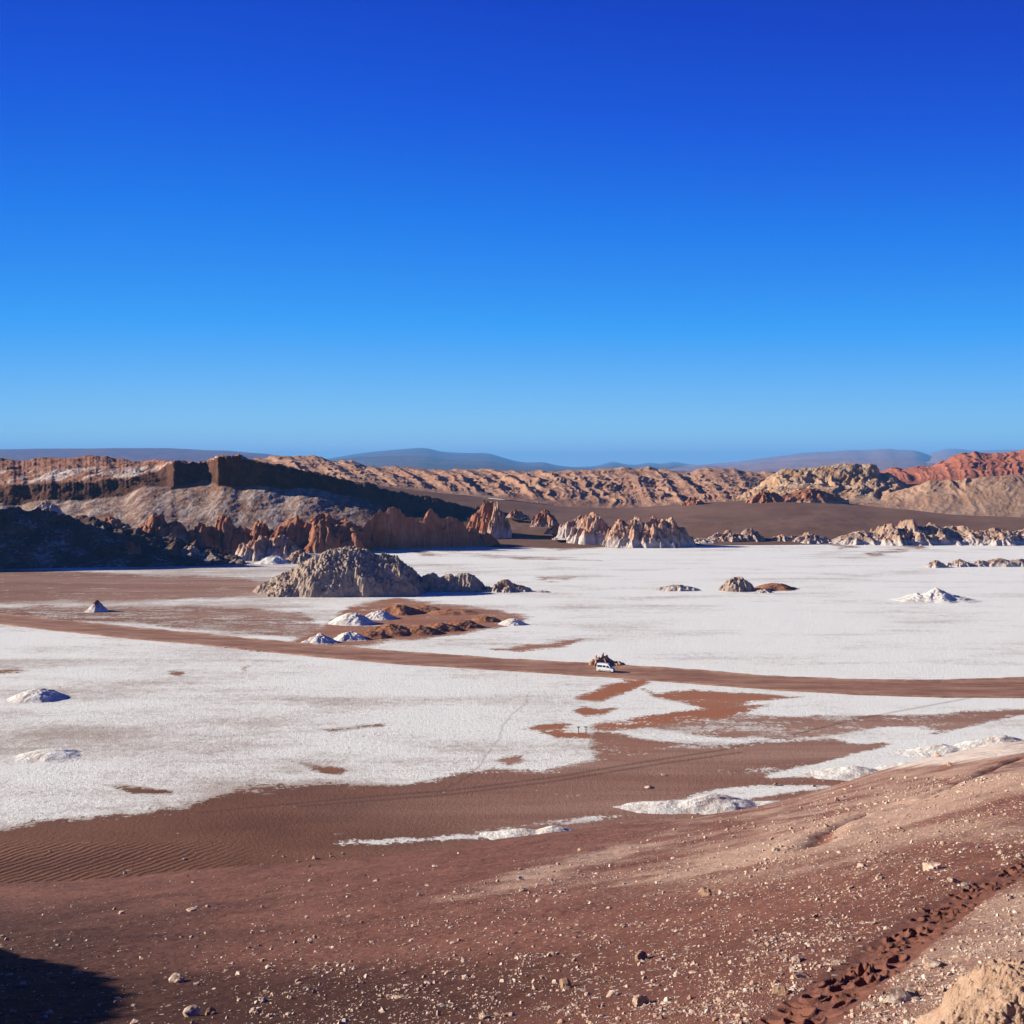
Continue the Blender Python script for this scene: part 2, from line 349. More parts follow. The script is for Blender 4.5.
def build_flat(mat):
    az = np.concatenate([np.radians(np.linspace(-180, -40, 60)), np.radians(np.linspace(-38, -27, 30)), np.linspace(math.radians(-26.8), math.radians(26.8), 800), np.radians(np.linspace(27.5, 38, 30)), np.radians(np.linspace(40, 180, 60))])
    r = np.concatenate([[20, 60, 100], np.exp(np.linspace(math.log(130), math.log(1300), 900)), np.exp(np.linspace(math.log(1400), math.log(60000), 30))])
    A, R = np.meshgrid(az, r); X, Y = R * np.sin(A), R * np.cos(A)
    fr = (Y > 100)
    px = np.where(fr, 512 + F * X / np.maximum(Y, 1), -5000); py = np.where(fr, HZ + CH * F / np.maximum(Y, 1), 470)
    S = np.full(X.shape, -1.55); O = np.zeros(X.shape)
    jx = 14 * fbm(X * .03, Y * .03, octv=3, seed=31); jy = 3.2 * fbm(X * .03, Y * .03, octv=3, seed=47)
    sy = 3.0
    for poly, st, orr in SANDP:
        if True:
            pl = [(a, b * sy) for a, b in poly]; xs = [a for a, b in poly]; ys = [b for a, b in poly]
            m = (px > min(xs) - 40) & (px < max(xs) + 40) & (py > min(ys) - 14) & (py < max(ys) + 14)
            if not m.any(): continue
            d = polysd(px[m] + jx[m], (py[m] + jy[m]) * sy, pl); k = sstep(-12, 9, d)
            S[m] = np.maximum(S[m], -1.55 + (st + 1.55) * k); O[m] = np.maximum(O[m], orr * k)
    e = py + 2.5 * jy - np.interp(px, *EDGE)
    k = sstep(-10, 9, e); S = np.maximum(S, -1.55 + 2.9 * k)
    # thin salt streaks lying on the sand apron
    for poly, st in [([(325,844),(400,838),(470,835),(520,832),(460,838),(390,843)], .75), ([(700,772),(760,768),(800,762),(760,772)], .7), ([(840,737),(890,729),(935,731),(900,741),(860,743)], 1.3), ([(90,863),(160,857),(230,848),(170,858)], .5), ([(770,776),(830,760),(900,744),(960,730),(1024,716),(1100,700),(1100,740),(1024,752),(900,768),(840,774)], 1.6), ([(640,808),(700,790),(760,784),(830,786),(760,796),(700,806)], 1.2), ([(480,831),(540,821),(600,814),(630,815),(560,824)], .9), ([(571,727),(576,723),(589,722),(593,727),(588,732),(575,732)], .75)]:
        pl = [(a, b * sy) for a, b in poly]; d = polysd(px + jx, (py + jy * .6) * sy, pl); S = S - st * 2.0 * sstep(-14, 8, d) * (py > 700)
    T = np.zeros(X.shape)
    for t in TRACKS:
        w = FL(np.array([a for a, b in t], float), np.array([b for a, b in t], float))[:, :2]
        d = polyd(X, Y, w); T = np.maximum(T, np.exp(-(d / .55) ** 2))
    for t in CRACKS:
        w = FL(np.array([a for a, b in t], float), np.array([b for a, b in t], float))[:, :2]
        d = polyd(X + 1.5 * fbm(X * .1, Y * .1, seed=3), Y + 3 * fbm(X * .1, Y * .1, seed=4), w); T = np.maximum(T, .8 * np.exp(-(d / .3) ** 2))
    rip = .4 * sstep(300, 120, px) * sstep(838, 848, py) * sstep(-400, 0, px)
    dirt = .35 * fbm(X * .006, Y * .02, octv=3, seed=77) + .5 * sstep(640, 600, py) * sstep(420, 250, px) + .18 * sstep(660, 720, py) * sstep(560, 300, px) + .1 * sstep(400, 200, px) - .08 * sstep(480, 700, px)
    near = sstep(600, 740, py) * sstep(900, 500, px) 
    Z = np.where(R < 1400, .10 * fbm(X * .09, Y * .09, octv=3, seed=8) - .10, -.1)
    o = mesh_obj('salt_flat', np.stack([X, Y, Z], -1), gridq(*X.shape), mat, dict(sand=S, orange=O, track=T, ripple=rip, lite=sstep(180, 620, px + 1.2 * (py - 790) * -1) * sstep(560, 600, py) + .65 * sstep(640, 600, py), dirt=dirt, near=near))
    return struct(o)

def build_road(mat):
    up = np.array([(-200,597),(-60,609),(0,614),(60,620),(130,627.5),(200,634),(260,640),(330,646),(400,652),(500,659),(560,662.5),(600,664.5),(640,667),(700,671),(760,676),(850,680),(930,681),(1024,678),(1150,674),(1300,668)], float)
    lo = np.array([(-200,606),(-60,619),(0,624),(60,631),(130,638.5),(200,644.5),(260,651),(330,658),(400,664),(500,670),(560,674),(600,676.5),(640,679.5),(700,684),(780,690),(860,694.5),(940,697),(1024,697.5),(1150,696),(1300,694)], float)
    xs = np.linspace(-200, 1300, 1500); t = np.linspace(-.06, 1.06, 46)
    yu, yl = np.interp(xs, up[:, 0], up[:, 1]), np.interp(xs, lo[:, 0], lo[:, 1])
    yu = yu + .7 * fbm(xs * .03, 0 * xs, octv=4, seed=5); yl = yl + .7 * fbm(xs * .03, 0 * xs + 7, octv=4, seed=6)
    PY = yu + (yl - yu) * t[:, None]; PX = np.broadcast_to(xs, PY.shape)
    W = FL(PX, PY); tt = np.broadcast_to(t[:, None], PY.shape)
    berm = np.exp(-((tt - .0) / .045) ** 2) * .5 + np.exp(-((tt - .98) / .03) ** 2) * .35
    Z = .06 + berm * (.6 + .8 * fbm(W[..., 0] * .12, W[..., 1] * .12, octv=3, seed=14)) + .05 * fbm(W[..., 0] * .3, W[..., 1] * .3, octv=3, seed=15)
    Z = np.where((tt < -.03) | (tt > 1.03), -.35, Z)
    W[..., 2] = Z
    rut = sum(np.exp(-((tt - c + .01 * np.sin(PX * .013)) / .022) ** 2) for c in (.30, .40, .62, .72))
    return struct(mesh_obj('dirt_road', W, gridq(*PY.shape), mat, dict(rut=rut, edge=berm)))

# ------------------------------------------------------------------ hill sheets through traced contours
def sheet(name, contours, rows, mat, x0, x1, nc, amp=6, freq=.02, gully=0, gfreq=.02, seed=0, gd=.9, lean=0, jag=0, sm=0, gain=.55, smooth=True, soft=4, ampw=None):
    """contours: from foot to back, each a list of (px, py, depth or None for on-the-flat)"""
    xs = np.linspace(x0, x1, nc); L = []
    for c in contours:
        a = [(p, q, (floorD(q) if d is None else d)) for p, q, d in c]; a = np.array(a, float)
        py = np.interp(xs, a[:, 0], a[:, 1]) + jag * fbm(xs * .12, 0 * xs, octv=4, seed=seed + 90, gain=.7) * (0 if len(L) < 2 else sstep(160, 172, xs) if len(L) == 2 else .35 + .65 * sstep(160, 172, xs)); D = np.interp(xs, a[:, 0], a[:, 2])
        if jag and len(L):
            D = D + (14 * fbm(xs * .045, 0 * xs + 3, octv=4, seed=seed + 70, gain=.6) if len(L) > 1 else 0)
            if len(L) == 1: py = py + 6 * fbm(xs * .03, 0 * xs + 9, octv=3, seed=seed + 71, gain=.35); 
        if sm:
            kx = np.arange(-3 * sm, 3 * sm + 1); kr = np.exp(-.5 * (kx / sm) ** 2); kr /= kr.sum()
            py = np.convolve(np.pad(py, 3 * sm, 'edge'), kr, 'valid'); D = np.convolve(np.pad(D, 3 * sm, 'edge'), kr, 'valid')
        L.append(P(xs, py, D))
    G = []; TT = []
    for k in range(len(L) - 1):
        n = rows[k]; t = np.linspace(0, 1, n, endpoint=(k == len(L) - 2))
        for v in t: G.append(L[k] * (1 - v) + L[k + 1] * v); TT.append(k + v)
    G = np.array(G); TT = np.array(TT)[:, None] * np.ones(nc)
    # soften the folds between bands
    for _ in range(soft): G[1:-1] = (G[:-2] + 2 * G[1:-1] + G[2:]) / 4
    du = np.gradient(G, axis=1); dv = np.gradient(G, axis=0); N = np.cross(du, dv); N /= np.linalg.norm(N, axis=-1, keepdims=True) + 1e-9
    N = np.where(N[..., 2:3] < 0, -N, N)
    d = amp * fbm(G[..., 0] * freq, G[..., 1] * freq, G[..., 2] * freq * 1.5, octv=6, seed=seed, gain=gain)
    if gully:
        s = np.broadcast_to((xs - 512) / F * 1300, TT.shape) * gfreq + lean * TT
        wv = fbm(s * .5, G[..., 1] * gfreq * .5, G[..., 2] * gfreq, octv=3, seed=seed + 5)
        rg = ridged(s + wv * gd, TT * gd * .5 + wv * gd * .5, octv=4, seed=seed + 9) - .55
        d = d + gully * rg
    w = sstep(0, .35, TT)
    if ampw is not None: w = w * np.interp(TT, range(len(ampw)), ampw)
    G = G + N * (d * w)[..., None]
    return struct(mesh_obj(name, G, gridq(*TT.shape), mat, dict(band=TT, along=np.broadcast_to(xs, TT.shape)), smooth=smooth))

def back(c, dD, dz):
    out = []
    for p, q, d in c:
        z = CH - d * (q - HZ) / F - dz; out.append((p, HZ + (CH - z) * F / (d + dD), d + dD))
    return out

# ------------------------------------------------------------------ rock outcrops and mounds
def rock(name, label, cat, mat, px, base, top, w, peaks=None, D=None, dr=.8, p=1.2, n=90, seed=0, g=None, gf=None, rough=None, rf=8, ribs=.5, ledge=.4, group=None, spike=0.0, sink=.25, rz=0, zb=None, cone=False):
    soft_ = cat in ('salt mound', 'hummock', 'salt bank')
    if g is None: g = .10 if soft_ else .42
    if gf is None: gf = 2.0 if soft_ else 2.8
    if cat == 'hummock': g = .22; dr = .6
    if rough is None: rough = .13 if soft_ else .13
    if p == 1.2: p = 2.1 if soft_ else 1.5
    D = floorD(base) if D is None else D
    c = P(px, base, D)
    if zb is not None: c[2] = zb
    W = w * D / F / 2; Hh = (base - top) * D / F
    u = np.linspace(-1.35, 1.35, n); U, Vv = np.meshgrid(u, u)
    wx = .16 * fbm(U * 2, Vv * 2, octv=3, seed=seed + 50); wy = .16 * fbm(U * 2 + 9, Vv * 2, octv=3, seed=seed + 51)
    h = np.full(U.shape, -1.0)
    for (cx, hh, rr) in (peaks or [(0, 1, 1)]):
        dx, dy = (U + wx - cx) / rr, (Vv + wy) / min(1.0, rr * 1.25)
        q = np.hypot(dx, dy)
        an = np.arctan2(dy, dx)
        rad = 1 + .25 * noise(np.cos(an) * 1.3 + cx * 7, np.sin(an) * 1.3, seed=seed + 3)
        if not soft_: rad = rad + ribs * (ridged(np.cos(an) * 2.2 + cx * 5 + wx, np.sin(an) * 2.2 + wy, q * .5, octv=3, seed=seed + 19) - .5)
        q = q / rad
        if cone: k = hh * (1 - np.sqrt(q * q + .02) + .14 * (1 - soft_))
        else: k = hh * np.where(q < 1, (1 - np.minimum(q, 1) ** p) ** (1.0), 1 - q)
        h = np.maximum(h, k)
    env = sstep(-.1, .35, h)
    if soft_:
        rg = ridged(U * gf + wx * 2, Vv * gf + wy * 2, octv=4, seed=seed + 7)
        h = h + g * (rg - .62) * env * (.35 + .65 * np.clip(h, 0, 1)) + rough * fbm(U * rf, Vv * rf, octv=5, seed=seed + 11, gain=.6) * (.25 + env) * .6
        h = np.where(h > 0, np.abs(h) ** 1.4, h)
    else:
        a = W / max(Hh, 1e-6); a = min(max(a * .5, 1), 4); b = a * dr
        w1 = fbm(U * a, Vv * b, octv=3, seed=seed + 61); w2 = fbm(U * a + 5, Vv * b + 3, octv=3, seed=seed + 62)
        rg = ridged(U * gf * .45 * a + w1 * .8, Vv * gf * .45 * b + w2 * .8, octv=5, seed=seed + 7, gain=.55)
        h = h * (1 + g * 2.2 * (rg - .58)) + g * .5 * (rg - .6) * env
        kk = 6.5; hs = h * kk + .5 * w1; fl = np.floor(hs); st = (fl + sstep(.25, .8, hs - fl) - .5 * w1) / kk
        h = np.where(h > .04, h * (1 - ledge) + st * ledge, h)
        h = h + rough * fbm(U * rf, Vv * rf * max(dr, .5), octv=5, seed=seed + 11, gain=.62) * (.3 + env) * .7
        hm = np.percentile(h, 99.7); h = np.where(h > 0, np.minimum(h / hm, 1.06) ** .8, h)
    if spike: h = h + spike * env * np.maximum(0, ridged(U * gf * 1.6, Vv * gf * 1.6, octv=2, seed=seed + 31) - .7)
    r = np.maximum(np.abs(U), np.abs(Vv)); h = np.where(r > 1.25, np.minimum(h, -sink), h); h = np.maximum(h, -sink)
    V = np.stack([U * W, Vv * W * dr, h * Hh], -1)
    o = mesh_obj(name, V, gridq(n, n), mat); o.location = c.tolist(); o.rotation_euler = (0, 0, rz)
    return tag(o, label, cat, group)

# ================================================================== materials in use
M_SALT, M_SLOPE = salt_mat(), slope_mat()
def road_mat():
    n = NT('road_dirt'); f = n.noise(.25, 5, .65); g = n.noise(2, 4, .65)
    s = n.noise(.3, 4, .6, n.scale((.15, .6, 1)))
    c = n.mix(n.ramp(s, .35, .65), (.23, .105, .072), (.37, .20, .14)); c = n.mix(n.math('MULTIPLY', n.ramp(g, .5, .7), .3), c, (.32, .2, .15))
    c = n.mix(n.math('MULTIPLY', n.attr('rut'), .55), c, (.15, .072, .052))
    c = n.mix(n.math('MULTIPLY', n.math('MULTIPLY', n.attr('edge'), 1.6), n.ramp(f, .42, .6)), c, (.50, .34, .26))
    return n.done(c, n.bump(g, .1, 1, n.bump(f, .3)))
M_ROAD = road_mat()
M_BAD = rock_mat('tan_badlands', (.28, .132, .085), (.37, .197, .13), (.42, .29, .2), .02, -.1, .5, .35, 3.0, dark=(.15, .07, .042))
M_PLAT = rock_mat('plateau_rock', (.33, .18, .115), (.42, .26, .175), (.50, .38, .31), .03, -.2, .4, .1, 1.5)
M_REDH = rock_mat('red_hill', (.29, .085, .048), (.37, .125, .072), (.36, .18, .12), .02, -.5, 0, .25, 2.0)
M_TAN = rock_mat('tan_pale_rock', (.30, .155, .085), (.42, .26, .16), (.54, .44, .36), .03, -.15, .8, .3, 2.0)
def ridge_mat():
    n = NT('ridge_rock'); band = n.attr('band'); al = n.attr('along')
    f = n.noise(.03, 6, .62); g = n.noise(.15, 5, .65); h = n.noise(.6, 4, .65)
    m = n.math('ADD', n.math('MULTIPLY', f, .6), n.math('MULTIPLY', g, .4))
    st = n.noise(.13, 5, .65, n.scale((1, .10, .16)))
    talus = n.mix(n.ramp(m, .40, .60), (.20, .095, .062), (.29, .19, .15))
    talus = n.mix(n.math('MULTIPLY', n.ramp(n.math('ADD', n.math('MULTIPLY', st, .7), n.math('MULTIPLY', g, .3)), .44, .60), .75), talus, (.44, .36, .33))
    cliff = n.mix(n.ramp(m, .42, .58), (.062, .022, .012), (.110, .043, .024))  # rock colour darkened so the shaded wall reads near black
    ter = n.mix(n.ramp(m, .42, .58), (.24, .095, .055), (.32, .15, .095))
    dg = n.t.nodes.new('ShaderNodeMapping'); dg.inputs['Rotation'].default_value = (0, 0, .14); dg.inputs['Scale'].default_value = (1, .07, .1); n.t.links.new(n.co, dg.inputs[0])
    sb = n.noise(.09, 5, .6, dg.outputs[0])
    ws = n.math('MULTIPLY', n.ramp(sb, .47, .55), n.math('MULTIPLY', n.ramp(band, 2.02, 2.12), n.math('SUBTRACT', 1, n.ramp(band, 2.4, 2.6))))
    ter = n.mix(n.math('MULTIPLY', ws, .85), ter, (.56, .46, .41))
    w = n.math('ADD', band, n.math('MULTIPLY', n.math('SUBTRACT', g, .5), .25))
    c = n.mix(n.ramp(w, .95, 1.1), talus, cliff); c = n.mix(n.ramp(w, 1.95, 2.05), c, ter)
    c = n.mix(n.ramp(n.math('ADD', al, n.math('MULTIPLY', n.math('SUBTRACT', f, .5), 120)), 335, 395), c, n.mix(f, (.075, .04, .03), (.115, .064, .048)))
    return n.done(c, n.bump(h, .5, 1, n.bump(g, 1.2, 1, n.bump(st, 1.5))))
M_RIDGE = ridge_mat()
M_DUNE = rock_mat('dark_dune_sand', (.135, .068, .047), (.19, .104, .075), (.24, .15, .11), .012, -.55, .2, 0, .5)
M_SHADEHILL = rock_mat('salt_crusted_hill', (.10, .055, .04), (.15, .09, .07), (.42, .38, .36), .05, -.15, .9, 0, 1.0)  # colours lowered to deepen the shade this hill lies in
M_RED = rock_mat('red_outcrop', (.25, .082, .04), (.36, .145, .08), (.46, .36, .31), .10, -.6, .4, .2, .9, basewhite=.5, baseh=2.0, dark=(.11, .042, .028))
M_REDW = rock_mat('red_white_outcrop', (.33, .145, .085), (.42, .23, .15), (.58, .50, .46), .12, -.25, .3, .5, .9, basewhite=.8, baseh=7.0, dark=(.14, .06, .04))
M_SALTROCK = rock_mat('salty_outcrop', (.28, .145, .09), (.40, .26, .19), (.64, .56, .52), .15, -.1, .8, .3, .8, basewhite=.7, baseh=2.5, dark=(.16, .08, .055))
M_RUBBLE = rock_mat('rubble_mound', (.33, .22, .165), (.47, .365, .295), (.62, .55, .50), .30, -.05, .7, 0, .6, dark=(.09, .05, .035))
M_WHITE = rock_mat('white_salt_mound', (.56, .46, .41), (.72, .67, .64), (.78, .76, .745), .35, .25, .6, 0, .4, dark=(.45, .34, .29))
M_CAPPED = rock_mat('capped_salt_cone', (.50, .40, .35), (.70, .64, .61), (.78, .75, .73), .35, .15, .6, 0, .4, cap=((.25, .11, .065), 3.4))
M_ORANGE = rock_mat('orange_mound', (.27, .105, .055), (.36, .17, .10), (.62, .53, .48), .25, -.3, .3, 0, .3)
M_STONE = rock_mat('pale_stone', (.34, .20, .145), (.62, .47, .39), (.74, .65, .59), 2.0, .0, .4, 0, .03)
M_STONEB = rock_mat('brown_stone', (.30, .17, .12), (.42, .27, .2), (.6, .5, .43), 2.0, -.3, .3, 0, .03)
M_EARTH = rock_mat('tan_earth', (.48, .285, .20), (.60, .415, .315), (.62, .49, .40), 7, -.3, .2, 0, .05, dark=(.22, .11, .06))
def far_mat(name, a, b):
    n = NT(name, 1, 0); f = n.noise(.0006, 8, .65); g = n.noise(.003, 6, .65)
    return n.done(n.mix(n.ramp(n.math('ADD', n.math('MULTIPLY', f, .5), n.math('MULTIPLY', g, .5)), .4, .6), a, b), n.bump(g, 60, .8))
M_FAR1, M_FAR2, M_FAR3 = far_mat('far_plateau', (.14, .05, .06), (.20, .085, .085)), far_mat('far_mountain', (.08, .05, .045), (.13, .08, .07)), far_mat('far_pink_mountain', (.24, .13, .12), (.33, .20, .18))

# ================================================================== build the land
build_flat(M_SALT); build_slope(M_SLOPE); build_road(M_ROAD)

def far(name, tops, D, mat, seed, amp, depth=.12, x0=None, x1=None):
    crest = [(p, q, D) for p, q in tops]; foot = [(p, 474.5, 11500) for p, q in tops]
    sheet(name, [foot, crest, back(crest, D * .1, 500)], [60, 8], mat, tops[0][0], tops[-1][0], int(tops[-1][0] - tops[0][0]), sm=5, amp=amp, freq=14 / D, gully=amp * 1.1, gfreq=22 / D, seed=seed, ampw=[.6, 1, .25] if False else [.34, .10, .1])
far('mountain', [(-120,452),(-60,449),(0,448),(60,447.6),(100,447),(115,446.6),(170,448),(230,450.5),(270,454),(310,459),(360,466),(400,470)], 18000, M_FAR1, 101, 330)
far('mountain', [(280,470),(310,461),(335,456),(350,454),(375,451),(400,449),(420,447.3),(428,447.5),(440,451),(470,452.5),(490,453),(505,458),(520,462),(530,463),(545,461.5),(552,465),(580,468),(620,470)], 30000, M_FAR2, 102, 420)
far('mountain', [(540,470),(575,467),(598,466),(614,460),(622,464),(638,465),(650,461.5),(660,465),(672,461),(690,464.5),(720,466),(760,470)], 44000, M_FAR2, 103, 300)
far('mountain', [(640,471),(690,465),(730,462),(770,456.5),(800,452.5),(835,450.5),(850,449.5),(868,450),(885,448),(900,449),(915,449),(928,453),(936,457),(965,465),(1000,470)], 27000, M_FAR3, 104, 420)
far('mountain', [(880,470),(920,456),(935,451.5),(946,448),(960,448.3),(972,451),(1000,450),(1060,449),(1150,452)], 41000, M_FAR3, 105, 400)

# tan badlands across the middle
BT = [(190,463),(225,461),(256,457),(290,454.5),(315,455),(335,460),(352,461),(366,467),(392,466.5),(430,470),(480,468.5),(520,471),(560,470),(590,468.5),(620,466),(650,467),(665,469),(690,472),(700,468.5),(715,467.5),(730,468.5),(755,470),(775,471),(800,472),(830,473)]
BM = [(190,470),(260,468),(330,470),(400,475),(460,478),(520,480),(580,480),(640,482),(700,486),(760,490),(830,494)]
BF = [(190,482),(280,482),(350,484),(400,489),(450,494),(510,500),(560,506),(600,510),(640,512),(690,507),(720,505),(780,506),(830,506)]
crest = [(p, q, 2050) for p, q in BT]
sheet('badlands', [[(p, q, 1430) for p, q in BF], [(p, q, 1720) for p, q in BM], crest, back(crest, 250, 60)], [70, 60, 16], M_BAD, 190, 830, 1000, amp=6, freq=.03, gain=.62, gully=13, gfreq=.03, gd=.45, lean=.8, seed=11, ampw=[.6, 1, .5, .3])
# red hill, far right
RT = [(860,474),(880,470.5),(895,468),(930,467),(942,462),(955,456),(965,452.5),(975,451.5),(986,453.5),(1000,453),(1012,451.5),(1024,449),(1060,446),(1110,449),(1180,452)]
crest = [(p, q, 2150) for p, q in RT]
sheet('red_hill', [[(p, 484, 1750) for p, q in RT], crest, back(crest, 300, 60)], [90, 16], M_REDH, 860, 1180, 520, amp=5, freq=.015, gully=26, gfreq=.03, gd=.35, lean=.5, seed=22, ampw=[.5, .4, .08])
# pale rocky hill
HT = [(735,500),(755,487),(770,477),(778,470),(786,467.5),(800,466.5),(812,468.5),(822,466),(840,464),(866,464),(870,463.3),(876,465),(879,472),(890,473),(897,477),(906,486),(925,494),(940,500)]
crest = [(p, q, 1480) for p, q in HT]
sheet('pale_hill', [[(p, 503, 1300) for p, q in HT], [(p, (q + 497) / 2, 1440) for p, q in HT], crest, back(crest, 140, 50)], [50, 50, 14], M_TAN, 735, 940, 420, amp=12, freq=.025, gully=9, gfreq=.04, seed=33, ampw=[.4, 1, .5, .3])
# plateau on the right with a pale apron
PT = [(850,503),(880,497),(905,489),(930,481),(960,479.5),(990,476.5),(1024,474.5),(1120,473),(1180,474)]
crest = [(p, q, 1350) for p, q in PT]
sheet('plateau', [[(850,523,1225),(1180,525,1225)], [(p, min(504, q + 19), 1290) for p, q in PT], crest, back(crest, 220, 12)], [40, 40, 14], M_PLAT, 850, 1180, 460, amp=9, freq=.025, gully=9, gfreq=.035, seed=44, ampw=[.05, .22, .6, .3])
# dark dune sweep between flat and badlands
DT = [(300,476),(340,480),(400,488),(450,494),(510,500),(560,506),(620,508.5),(680,504.5),(700,502),(740,501),(780,497.5),(830,500.5),(860,504.5),(880,508.5),(900,507.5),(920,511),(960,515),(1024,517.5),(1180,520)]
DFt = [(300,549,None),(500,547,None),(560,548,None),(640,546,None),(1180,542,None)]
crest = [(p, q, 1290 if p < 800 else 1290 - (p - 800) * .6) for p, q in DT]
sheet('dune', [DFt, [(p, q * .45 + 542 * .55, 1060) for p, q in DT], crest, back(crest, 160, 10)], [50, 50, 12], M_DUNE, 300, 1180, 700, amp=5, freq=.008, sm=12, seed=55, ampw=[.4, 1, .25, .2])
# main ridge on the left
R0 = [(-160,568,None),(0,564,None),(100,558,None),(180,552,None),(250,550,None),(330,549,None),(400,548,None),(470,546,None),(560,544,None)]
R1 = [(-160,503,1040),(0,504,1040),(60,502,1040),(110,497,1042),(140,490,1045),(165,487,1046),(171,488,1038),(195,484,1054),(206,480,1064),(218,488,1032),(235,488,1030),(260,488,1032),(300,489,1036),(335,493,1040),(370,500,1048),(400,507,1055),(470,517,1080),(560,524,1100)]
R2 = [(-160,486,1056),(0,486,1056),(50,484,1056),(90,481,1060),(130,479,1068),(160,472,1120),(167,464,1130),(174,462,1060),(207,461.5,1110),(218,457,1022),(222,455.5,1030),(240,456,1036),(256,460,1042),(300,469,1052),(340,479,1060),(400,492,1080),(470,507,1105),(560,521,1130)]
R3 = [(-160,457,1250),(0,457.5,1250),(10,458,1250),(22,460,1250),(40,458,1250),(80,456,1250),(92,455,1250),(106,456,1250),(115,459,1250),(140,461,1240),(155,459,1220),(167,461,1150),(174,461,1085),(207,461,1126),(218,456,1045),(240,455.7,1052),(256,460,1058),(300,469.5,1068),(340,479.5,1078),(400,492.5,1098),(470,507.5,1122),(560,521.5,1150)]
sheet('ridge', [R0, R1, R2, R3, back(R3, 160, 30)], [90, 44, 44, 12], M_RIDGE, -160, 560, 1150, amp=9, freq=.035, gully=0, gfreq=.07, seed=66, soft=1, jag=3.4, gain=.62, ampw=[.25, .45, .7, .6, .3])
# low salt-crusted hill, lower left
A2 = [(-200,490,800),(-60,500,800),(0,507,800),(30,509,800),(60,515,800),(80,519,800),(110,523,800),(140,530,800),(180,541,800),(215,552,800),(245,564,780)]
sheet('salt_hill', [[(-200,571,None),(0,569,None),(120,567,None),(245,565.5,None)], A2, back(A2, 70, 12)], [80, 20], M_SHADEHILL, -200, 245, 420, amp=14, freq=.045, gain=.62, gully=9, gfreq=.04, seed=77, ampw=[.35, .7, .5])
# hills beyond the left edge of the frame; they shade the lower left
def outhill(cx, cy, h, rx, ry, seed):
    n = 80; u = np.linspace(-1.2, 1.2, n); U, V = np.meshgrid(u, u); q = np.hypot(U, V)
    z = h * np.maximum(1 - q ** 1.3, -.05) + h * .12 * fbm(U * 4, V * 4, octv=4, seed=seed) * (q < 1.1)
    return struct(mesh_obj('hill', np.stack([U * rx + cx, V * ry + cy, z], -1), gridq(n, n), M_RIDGE))
outhill(-480, 775, 112, 110, 100, 1)

